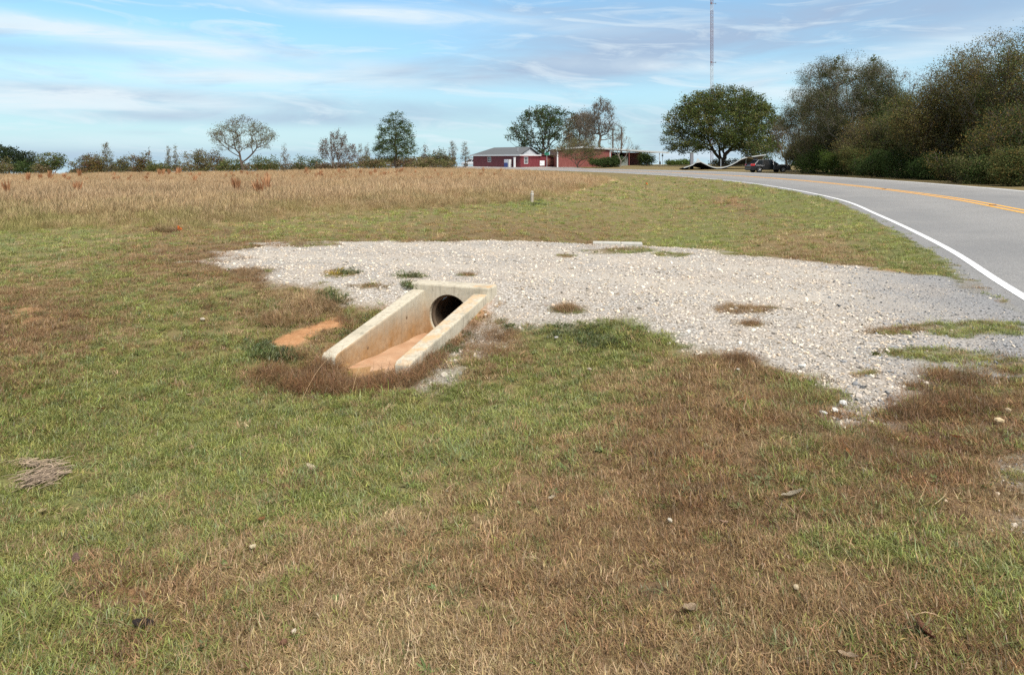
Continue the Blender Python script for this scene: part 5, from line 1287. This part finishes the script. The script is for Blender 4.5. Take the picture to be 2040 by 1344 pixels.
        MB().hexa([(b0 - .02, -bw0 * .8, zb0 + .12), (b0 - .02, bw0 * .8, zb0 + .12), (b0 + .03, bw0 * .8, zb0 + .12), (b0 + .03, -bw0 * .8, zb0 + .12), (r0 - .06, -bw1 * .86, zt - .1), (r0 - .06, bw1 * .86, zt - .1), (r0, bw1 * .86, zt - .1), (r0, -bw1 * .86, zt - .1)]).build('rear_window', M_CARGL, root)
    if door:    # rear passenger door standing open
        P = [(L * .36, -hw - .008, .36), (L * .545, -hw - .008, .36), (L * .545, -hw + .03, .36), (L * .36, -hw + .03, .36), (L * .34, -hw - .006, belt), (L * .535, -hw - .006, belt), (L * .535, -hw * .90, belt), (L * .34, -hw * .90, belt)]
        MB().hexa(P).build('door_opening', M_DARK, root)
        a, c = cuts[1]; P = [side(a, -.02, -1), side(c, -.02, -1), side(c, .9, -1), side(a, .9, -1)]; P2 = [(p[0], p[1] + .03, p[2]) for p in P]
        MB().hexa([P[0], P[1], P2[1], P2[0], P[3], P[2], P2[2], P2[3]]).build('door_opening', M_DARK, root)
        hx, hy = L * .555, -hw; an = R(200 + 42)
        dx, dy = math.cos(an) * .95, math.sin(an) * .95; nx_, ny_ = -dy / .95 * .06, dx / .95 * .06
        dr = MB().hexa([(hx, hy, .36), (hx + dx, hy + dy, .36), (hx + dx + nx_, hy + dy + ny_, .36), (hx + nx_, hy + ny_, .36), (hx, hy + .03, belt), (hx + dx, hy + dy + .03, belt), (hx + dx + nx_, hy + dy + ny_ + .03, belt), (hx + nx_, hy + ny_ + .03, belt)]).build('door', paint, root, None, .015)
        k = .9
        fr = MB()
        Q = [(hx, hy + .03, belt), (hx + dx, hy + dy + .03, belt), (hx + dx * .86, hy + dy * .86 + .16, zt - .06), (hx + dx * .06, hy + dy * .06 + .16, zt - .04)]
        for i in range(4): fr.tube(Q[i], Q[(i + 1) % 4], .03, None, 6)
        fr.build('window_frame', paint, dr)
        MB().hexa([*(Vector(q) for q in Q), *(Vector(q) + Vector((nx_ * .15, ny_ * .15, 0)) for q in Q)]).build('window', M_CARGL, dr)
        dr['label'] = 'open rear door'
    return root
dC = 86.0; xc = atd(1489.5, dC)
vehicle('parked_car', (xc, dC, tz(xc + 2.4, dC + .6) - .02), R(8), 'dark grey hatchback car with raised tailgate and open rear door beside the woods', 'car', 4.85, 1.50, 1.82, carpaint('dark_grey_paint', (.036, .038, .044)), False, True, True)
dV = 168.0; xv = atd(920, dV) + 4.7
vehicle('parked_van', (xv, dV, tz(xv, dV) - .02), R(176), 'silver white passenger van parked at the left end of the red building', 'van', 4.7, 1.65, 1.85, carpaint('silver_paint', (.52, .55, .58), .35), True)

# ------------------------------------------------------------------ small things on the verge
p = unproj(1059.5, 403)[0]; mp_ = empty('marker_post', (p[0], p[1], tz(*p) - .1), 0, 'short weathered wooden marker post in green weeds at the field edge', 'post')
hp = zpix(380, p[1]) - tz(*p) + .1
bm = MB(); bm.tube((0, 0, 0), (.015, 0, hp - .05), .062, .056, 10, False); bm.tube((.015, 0, hp - .05), (.02, 0, hp), .056, .035, 10)
bm.build('shaft', simple_mat('bleached_wood', (.36, .31, .25), .9, .3, 14, 0, .2, .6), mp_)
MB().tube((.011, 0, hp * .74), (.012, 0, hp * .80), .064, .064, 10).build('band', simple_mat('pale_band', (.55, .53, .5), .7), mp_)
M_FLAG = simple_mat('orange_flag', (.85, .25, .05), .6, .1); M_WIRE = simple_mat('flag_wire', (.20, .12, .07), .6)
for px, pyt, pyb, lab, s in ((1286.5, 363, 378, 'orange survey flag on a wire stake far off near the road bend', 1.), (353, 449, 459, 'small orange survey flag in the grass before the tall field', .9)):
    p = unproj(px, pyb)[0]; h = zpix(pyt, p[1]) - tz(*p)
    fl = empty('survey_flag', (p[0], p[1], tz(*p)), 0, lab, 'survey flag', 'orange survey flags')
    MB().tube((0, 0, 0), (0, 0, h), .008 * max(1, p[1] / 20), None, 5).build('wire', M_WIRE, fl)
    bm = bmesh.new(); w_ = .12 * s; hh = .10 * s; rows = []
    for i in range(6): rows.append([bm.verts.new((w_ * i / 5, .02 * math.sin(i * 1.3), h - hh * (1 - j) - .012 * i)) for j in (0, 1)])
    for i in range(5): bm.faces.new([rows[i][0], rows[i + 1][0], rows[i + 1][1], rows[i][1]])
    bmesh.ops.solidify(bm, geom=bm.faces[:], thickness=.003)
    me = bpy.data.meshes.new('flag'); bm.to_mesh(me); bm.free(); link('flag', me, M_FLAG, fl)
# stones lying loose on the grass
LS = [(1990, 841, .05, .55, (.55, .43, .26), 'yellowish oblong stone in the brown grass right of the gravel'), (2008, 822, .042, .6, (.42, .32, .20), 'round tan stone beside the yellowish oblong stone'), (1175, 739, .035, .6, (.44, .38, .32), 'pale stone in the green grass right of the culvert'),
      (1108, 681, .05, .5, (.38, .36, .34), 'flat grey stone on dead weeds right of the wing wall'), (820, 690, .0, .5, (0, 0, 0), ''), (1597, 735, .05, .7, (.6, .58, .54), 'largest white stone at the lower gravel edge'), (1470, 742, .03, .6, (.5, .46, .4), 'small pale stone below the gravel edge in tan grass'),
      (1640, 833, .04, .6, (.62, .6, .57), 'white stone in a loose row of stones at the lowest gravel tip'), (1663, 826, .045, .6, (.58, .55, .5), 'cream stone topping the loose row at the lowest gravel tip'), (1680, 812, .05, .6, (.62, .60, .56), 'broad white stone above the loose row at the gravel tip'),
      (1586, 1186, .03, .6, (.46, .37, .24), 'yellowish stone in olive grass low on the right'), (404, 643, .05, .5, (.42, .36, .28), 'tan stone in the grass well left of the culvert'), (503, 1106, .032, .8, (.50, .42, .27), 'pale cream stone standing in the tan grass low on the left'),
      (565, 1284, .034, .6, (.16, .08, .05), 'dark reddish stone in dry grass near the bottom edge'), (585, 1261, .025, .5, (.5, .42, .32), 'small pale stone above the dark reddish stone'), (1380, 1010, .0, .5, (0, 0, 0), ''), (1335, 1045, .022, .6, (.5, .45, .36), 'small pale stone in reddish grass right of the bottom middle')]
for k, (px, py, s, fl_, c, lab) in enumerate(LS):
    if not s: continue
    p = unproj(px, py)[0]
    o = link('loose_stone', stone_mesh('loose_stone', 900 + k, simple_mat('loose_stone', c, .9, .25, 18, 0, .2, .5), fl_))
    o.location = (p[0], p[1], float(terrain(np.array([p[0]]), np.array([p[1]]))[0]) + s * .45 + .012); s *= .58; o.scale = (s * 1.15, s, s); o.rotation_euler = (.2 * math.sin(k), .2 * math.cos(k), k * 1.7)
    tag(o, lab, 'stone', 'loose stones lying on the grass')
# fallen leaves
FLV = [(86, 1018, .055, (.40, .33, .17), 'curled tan leaf below the cut grass clump at the left'), (375, 791, .045, (.50, .38, .24), 'pale pinkish leaf on green grass left of the culvert mouth'), (620, 940, .055, (.52, .44, .31), 'pale curled leaf on the green grass in the lower middle'), (200, 826, .05, (.40, .20, .10), 'rust leaf on green grass at the left'),
       (150, 1118, .05, (.18, .11, .09), 'dark purple brown leaf on green grass at the lower left'), (205, 703, .04, (.22, .09, .05), 'dark red leaf far left of the culvert'), (520, 1047, .04, (.26, .12, .05), 'brown leaf between two green tufts in the lower left middle'), (1372, 1226, .06, (.36, .27, .18), 'long tan leaf in brown grass at the bottom right'),
       (1580, 1000, .08, (.34, .29, .21), 'flat grey tan leaf beside a green tuft on the right'), (1690, 912, .045, (.40, .17, .06), 'orange leaf in olive grass on the right'), (1905, 873, .05, (.42, .21, .11), 'reddish leaf in dark grass below the gravel edge'), (1100, 1000, .03, (.5, .42, .30), 'bit of pale leaf on reddish grass in the middle'), (1440, 1052, .045, (.36, .24, .17), 'brown leaf in reddish grass right of the middle'),
       (285, 1246, .06, (.035, .025, .022), 'black rotten leaf in the grass near the bottom left'), (1840, 1282, .07, (.15, .06, .035), 'dark red leaf heap near the bottom right corner'), (1690, 1330, .05, (.40, .30, .2), 'tan leaf at the bottom edge on the right'), (890, 990, .03, (.55, .48, .36), 'whitish leaf bit at the lower end of the green grass')]
for k, (px, py, s, c, lab) in enumerate(FLV):
    p = unproj(px, py)[0]; g = random.Random(k)
    bm = bmesh.new(); nL = 7; rows = []
    for i in range(nL):
        f = i / (nL - 1); w_ = .48 * math.sin(math.pi * min(1, f * .92 + .04)) ** .8 * (1 + .15 * math.sin(i * 2.4)); zc = .28 * (2 * f - 1) ** 2
        rows.append([bm.verts.new((f * 2 - 1, -w_, zc + .38 * w_ + .05 * g.random())), bm.verts.new((f * 2 - 1, 0, zc)), bm.verts.new((f * 2 - 1, w_, zc + .5 * w_ + .05 * g.random()))])
    for i in range(nL - 1):
        for j in (0, 1): bm.faces.new([rows[i][j], rows[i + 1][j], rows[i + 1][j + 1], rows[i][j + 1]])
    bmesh.ops.solidify(bm, geom=bm.faces[:], thickness=.03)
    me = bpy.data.meshes.new('fallen_leaf'); bm.to_mesh(me); bm.free()
    o = link('fallen_leaf', me, simple_mat('dead_leaf', c, .8, .3, 3))
    o.location = (p[0], p[1], float(terrain(np.array([p[0]]), np.array([p[1]]))[0]) + .025); s *= .72; o.scale = (s, s, s); o.rotation_euler = (g.uniform(-.3, .5), g.uniform(-.4, .4), g.uniform(0, 6.28))
    tag(o, lab, 'leaf', 'fallen leaves on the grass')
# clump of cut dry grass at the left
def straw_heap(name, label, px, py, n, rx, ry, h, L, col, seed, dirn=None):
    g = np.random.default_rng(seed); p = unproj(px, py)[0]; z = float(terrain(np.array([p[0]]), np.array([p[1]]))[0])
    V = []; Q = []; rn = []
    for i in range(n):
        c = np.array([g.normal(0, rx), g.normal(0, ry), abs(g.normal(0, h)) * math.exp(-0.5)]); a = (g.normal(dirn, .6) if dirn is not None else g.uniform(0, 6.28)); l = g.uniform(.5, 1) * L; tl = g.normal(0, .25)
        cur = g.normal(0, .8); w_ = g.uniform(.0012, .0028); i0 = len(V); q = c - np.array([math.cos(a), math.sin(a), 0]) * l / 2
        for k in range(5):
            sd_ = np.array([-math.sin(a), math.cos(a), .4]) * w_
            V += [q - sd_, q + sd_]; q = q + np.array([math.cos(a), math.sin(a), tl * (1 - k / 2.)]) * l / 4; a += cur / 4; q[2] = max(q[2], .01)
            if k: Q += [i0 + 2 * k - 2, i0 + 2 * k - 1, i0 + 2 * k + 1, i0 + 2 * k]
        rn += [g.random()] * 10
    t = NT(name); r_ = t.attr('rnd'); t.bsdf(t.ramp(r_, [(0, tuple(x * .5 for x in col)), (.6, col), (1, tuple(min(1, x * 1.4) for x in col))]), .8)
    o = link(name, npmesh(name, V, Q, np.full(len(Q) // 4, 4), t.m, False, {'rnd': ('FLOAT', rn)})); o.location = (p[0], p[1], z); return o
tag(straw_heap('hay_clump', None, 84, 950, 300, .055, .065, .05, .13, (.27, .20, .14), 1, 1.0), 'clump of cut dry grass lying on the green verge at the left edge', 'hay clump')
tag(straw_heap('hay_clump', None, 50, 928, 120, .11, .018, .02, .15, (.28, .21, .14), 2, .1), 'thin swath of dry stalks trailing left from the cut grass clump', 'hay clump')
# single long stalks across the culvert mouth
for k, (a, b, h1, lab) in enumerate((((655, 752), (775, 768), .22, 'long bent dry stalk crossing the culvert mouth'), ((700, 790), (760, 705), .16, 'upright dry stalk bending before the clay floor'), ((600, 800), (660, 735), .12, 'dry stalk standing before the end of the left wing wall'))):
    pa, pb = unproj(*a)[0], unproj(*b)[0]; za, zb2 = tz(*pa), tz(*pb) if k != 1 else -.45
    if k == 1: pb = pa + (pb - pa) * .4
    m = MB(); P0 = Vector((*pa, za)); P1 = Vector((*pb, zb2 + (.1 if k == 0 else h1))); mid = (P0 + P1) / 2 + Vector((0, 0, h1)); prev = P0
    for i in range(1, 11):
        f = i / 10; q = P0 * (1 - f) ** 2 + mid * 2 * f * (1 - f) + P1 * f * f; m.tube(prev, q, .0016, .0014, 5, False); prev = q
    tag(m.build('dry_stalk', simple_mat('straw_stalk', (.42, .28, .15), .8)), lab, 'stalk', 'dry stalks at the culvert mouth')

# ------------------------------------------------------------------ orange broomsedge tufts standing above the field
def sedge_mesh(seed, n):
    g = np.random.default_rng(seed); V = []; Q = []; rn = []
    for i in range(n):
        a = g.uniform(0, 6.28); r = g.uniform(0, .10); q = np.array([r * math.cos(a), r * math.sin(a), 0]); az = g.normal(.4, 1.2); th = abs(g.normal(.06, .12)); l = g.uniform(.7, 1.1); i0 = len(V)
        sa = g.uniform(0, 3.14)
        for k in range(5):
            w_ = (.007, .009, .022, .026, .005)[k]; sd_ = np.array([math.cos(sa), math.sin(sa), 0]) * w_
            V += [q - sd_, q + sd_]; q = q + np.array([math.sin(th) * math.cos(az), math.sin(th) * math.sin(az), math.cos(th)]) * l / 4; th += .06
            if k: Q += [i0 + 2 * k - 2, i0 + 2 * k - 1, i0 + 2 * k + 1, i0 + 2 * k]
        rn += [g.random()] * 10
    return npmesh('broomsedge', V, Q, np.full(len(Q) // 4, 4), M_SEDGE, False, {'rnd': ('FLOAT', rn)})
t = NT('broomsedge_orange'); r_ = t.attr('rnd'); t.bsdf(t.ramp(r_, [(0, (.20, .09, .045)), (.5, (.32, .155, .075)), (1, (.38, .21, .11))]), .8, None, 0, .1); M_SEDGE = t.m
SEM = [sedge_mesh(1, 64), sedge_mesh(2, 44), sedge_mesh(3, 84)]
BS = 'broomsedge tufts in the dry field'
def sedge(px, pyb, pyt, m, label):
    d = F * (EYE - .0) / (pyb - HY); x = atd(px, d); z = tz(x, d); h = zpix(pyt, d) - z
    o = link('broomsedge_tuft', SEM[m]); o.location = (x, d, z); s = h / 1.05; o.scale = (s * 1.0, s * 1.0, s); o.rotation_euler = (0, 0, px * .7)
    tag(o, label, 'grass tuft', BS); return o
sedge(15, 398, 357, 1, 'orange broomsedge tuft at the left frame edge'); sedge(155, 396, 360, 2, 'fan shaped orange broomsedge tuft in the left part of the field'); sedge(98, 358, 338, 1, 'orange broomsedge tuft breaking the field skyline under the small round oak')
sedge(388, 374, 347, 1, 'slender orange broomsedge tuft below the big domed bush'); sedge(472, 398, 352, 2, 'tall dense orange broomsedge tuft below the fan shaped tree'); sedge(517, 405, 355, 0, 'left one of two tall broomsedge tufts right of the dense tuft'); sedge(532, 395, 346, 1, 'right one of two tall broomsedge tufts right of the dense tuft')
sedge(638, 356, 337, 1, 'leaning orange broomsedge tuft left of the reddish tree'); sedge(738, 356, 340, 2, 'broad low orange broomsedge tuft left of the oval tree'); sedge(800, 348, 332, 0, 'orange broomsedge tuft just right of the oval tree trunk'); sedge(1018, 368, 352, 2, 'low orange broomsedge tuft nearest the marker post'); sedge(828, 350, 338, 1, 'small orange broomsedge tuft between the oval tree and the red building')
g = random.Random(3)
for k in range(120):
    px = g.choice([g.uniform(600, 720), g.uniform(740, 1000), g.uniform(740, 1000), g.uniform(20, 600), g.uniform(20, 600)]); pyb = g.uniform(346, 366) if px > 300 else g.uniform(350, 380)
    o = sedge(px, pyb, pyb - g.uniform(9, 15), g.randrange(3), 'small orange broomsedge tuft among many in the far dry field')
    o['group'] = 'small far broomsedge tufts'
SKY_STRENGTH = .085; SUN_POWER = 3.2; SUN_ANGLE = 28.0; EXPOSURE = 0.9; DENOISE = False
OVERHEAD = (4.6, 4.7, 4.9); SKY_TINT = (.80, 1.04, 1.08); HZ_MIX = .8; HZ_COL = (3.0, 4.5, 5.45); CLOUD_GREY = (2.55, 3.2, 4.3); CLOUD_WHITE = (5.1, 5.8, 6.2)
# ------------------------------------------------------------------ sky, sun, camera
SUN_EL, SUN_AZ = R(52), R(150)          # azimuth from +Y, towards +X; the sun stands to the right and a little behind the camera
w = bpy.data.worlds.new('World'); scene.world = w; w.use_nodes = True
nt = w.node_tree; nt.nodes.clear(); N = nt.nodes; Lk = nt.links
class WT(NT):
    def __init__(s): s.t = nt; s.n = N; s.l = Lk
t = WT()
sky = t.new('ShaderNodeTexSky'); sky.sky_type = 'NISHITA'; sky.sun_disc = False; sky.sun_elevation = SUN_EL; sky.sun_rotation = SUN_AZ
sky.air_density = 1.0; sky.dust_density = .6; sky.ozone_density = 1.6; sky.altitude = 100
tc = t.new('ShaderNodeTexCoord'); sp = t.new('ShaderNodeSeparateXYZ'); t.lk(tc.outputs['Generated'], sp.inputs[0])
az = t.math('ARCTAN2', sp.outputs[0], sp.outputs[1]); el = t.math('ARCSINE', sp.outputs[2])
def cvec(sx, sy, shear=0, ox=0):
    c = t.new('ShaderNodeCombineXYZ')
    t.lk(t.math('MULTIPLY_ADD', az, sx, ox), c.inputs[0]); t.lk(t.math('MULTIPLY_ADD', t.math('MULTIPLY_ADD', az, shear, el), sy, ox * .37), c.inputs[1]); return c.outputs[0]
def band(a0, e0, la, le, slope, k):
    """one long soft streak centred at azimuth a0, elevation e0"""
    u = t.math('DIVIDE', t.math('SUBTRACT', az, a0), la)
    v = t.math('DIVIDE', t.math('SUBTRACT', t.math('SUBTRACT', el, e0), t.math('MULTIPLY', t.math('SUBTRACT', az, a0), slope)), le)
    g = t.math('MULTIPLY', t.math('ADD', t.math('MULTIPLY', u, u), t.math('MULTIPLY', v, v)), -1.0)
    return t.math('MULTIPLY', t.math('POWER', 2.718, g), k)
def add(*a):
    r = a[0]
    for b in a[1:]: r = t.math('ADD', r, b)
    return r
def AZ(px): return math.atan((px - CX) / F)
def EL(px, py): return math.atan((HY - py) / math.hypot(F, px - CX))
wisp = t.noise(cvec(5, 34, .03), 1.0, 7, .6, .8)
wisp2 = t.noise(cvec(3.0, 15, -.02, 7.7), 1.0, 6, .58, .6)
fine = t.noise(cvec(16, 90, .03, 3.1), 1.0, 5, .6, .4)
# warm white cirrus
wb = add(band(AZ(300), EL(300, 82), .24, .012, -.075, 1.0), band(AZ(60), EL(60, 52), .10, .008, 0, .7), band(AZ(480), EL(480, 152), .26, .012, .0, .75),
         band(AZ(130), EL(130, 195), .20, .016, .0, 1.1), band(AZ(800), EL(800, 30), .22, .012, -.06, .85), band(AZ(1380), EL(1380, 135), .16, .010, -.06, .6), band(AZ(1650), EL(1650, 175), .12, .02, .04, .6), band(AZ(1840), EL(1840, 100), .16, .016, .22, .55),
         band(AZ(200), EL(200, 285), .2, .012, 0, .3), band(AZ(900), EL(900, 270), .4, .012, 0, .15))
wm = t.math('MULTIPLY', wb, t.math('MULTIPLY_ADD', t.ramp(wisp, [(.35, 0.), (.6, 1.)]), 1.1, .25), clamp=True)
wm = t.math('MAXIMUM', wm, t.math('MULTIPLY', t.ramp(t.noise(cvec(6.5, 42, .05, 5.3), 1.0, 7, .6, 1.0), [(.50, 0.), (.66, 1.)]), .6))
# lilac-grey sheets
gb = add(band(AZ(250), EL(250, 190), .30, .011, -.02, 1.0), band(AZ(1000), EL(1000, 150), .18, .018, .02, .8), band(AZ(1200), EL(1200, 120), .34, .03, .03, .75), band(AZ(270), EL(270, 228), .12, .009, 0, .8), band(AZ(600), EL(600, 240), .16, .010, 0, .7),
         band(AZ(1600), EL(1600, 40), .40, .05, 0, .9), band(AZ(80), EL(80, 98), .12, .010, .05, .7), band(AZ(1000), EL(1000, 230), .4, .02, 0, .6), band(AZ(100), EL(100, 310), .25, .012, 0, .7), band(AZ(290), EL(290, 265), .03, .003, 0, .6))
gm = t.math('MULTIPLY', gb, t.math('MULTIPLY_ADD', t.ramp(wisp2, [(.3, 0.), (.62, 1.)]), .8, .25), clamp=True)
gm = t.math('MAXIMUM', gm, t.math('MULTIPLY', t.ramp(wisp2, [(.5, 0.), (.64, 1.)]), .6))
fm = t.math('MULTIPLY_ADD', fine, .5, .75)
SKY = t.mix(1.0, sky.outputs[0], SKY_TINT, 'MULTIPLY')
# the sky of the photograph pales only a little towards the horizon
lift = t.ramp(el, [(0, 1.), (.03, .85), (.17, .0)])
SKY = t.mix(t.math('MULTIPLY', lift, HZ_MIX), SKY, HZ_COL)
c = t.mix(t.math('MULTIPLY', gm, .85), SKY, CLOUD_GREY)
c = t.mix(t.math('MULTIPLY', t.math('MULTIPLY', wm, fm), .85, clamp=True), c, CLOUD_WHITE)
# broken pale cloud added overhead, out of view, to neutralise the sky light
over = t.math('MULTIPLY', t.ramp(el, [(.26, 0.), (.5, 1.)]), t.ramp(t.noise(tc.outputs['Generated'], 2.2, 5, .6), [(.3, .55), (.6, .95)]))
c = t.mix(over, c, OVERHEAD)
below = t.math('LESS_THAN', sp.outputs[2], -.01)
bg = t.new('ShaderNodeBackground'); bg.inputs['Strength'].default_value = SKY_STRENGTH; t.lk(c, bg.inputs['Color'])
wo = t.new('ShaderNodeOutputWorld'); t.lk(bg.outputs[0], wo.inputs[0])

sd = bpy.data.lights.new('sun', 'SUN'); sd.energy = SUN_POWER; sd.angle = R(SUN_ANGLE); sd.color = (1.0, .95, .87)
so = bpy.data.objects.new('sun', sd); COL.objects.link(so)
dirv = Vector((math.sin(SUN_AZ) * math.cos(SUN_EL), math.cos(SUN_AZ) * math.cos(SUN_EL), math.sin(SUN_EL)))
so.rotation_euler = (-dirv).to_track_quat('-Z', 'Y').to_euler()

cd = bpy.data.cameras.new('camera'); co = bpy.data.objects.new('camera', cd); COL.objects.link(co); scene.camera = co
co.location = (0, 0, EYE); co.rotation_euler = (R(90), 0, 0)
cd.sensor_width = 36; cd.sensor_fit = 'HORIZONTAL'; cd.lens = F / 2040 * 36; cd.shift_y = (HY - 672) / 2040; cd.clip_start = .05; cd.clip_end = 6000
vs = scene.view_settings; vs.view_transform = 'Standard'; vs.look = 'None'; vs.exposure = EXPOSURE; vs.gamma = 1; vs.use_curve_mapping = False
scene.cycles.max_bounces = 8; scene.cycles.diffuse_bounces = 3; scene.cycles.transmission_bounces = 4; scene.cycles.transparent_max_bounces = 6
scene.cycles.use_denoising = DENOISE
scene.render.film_transparent = False
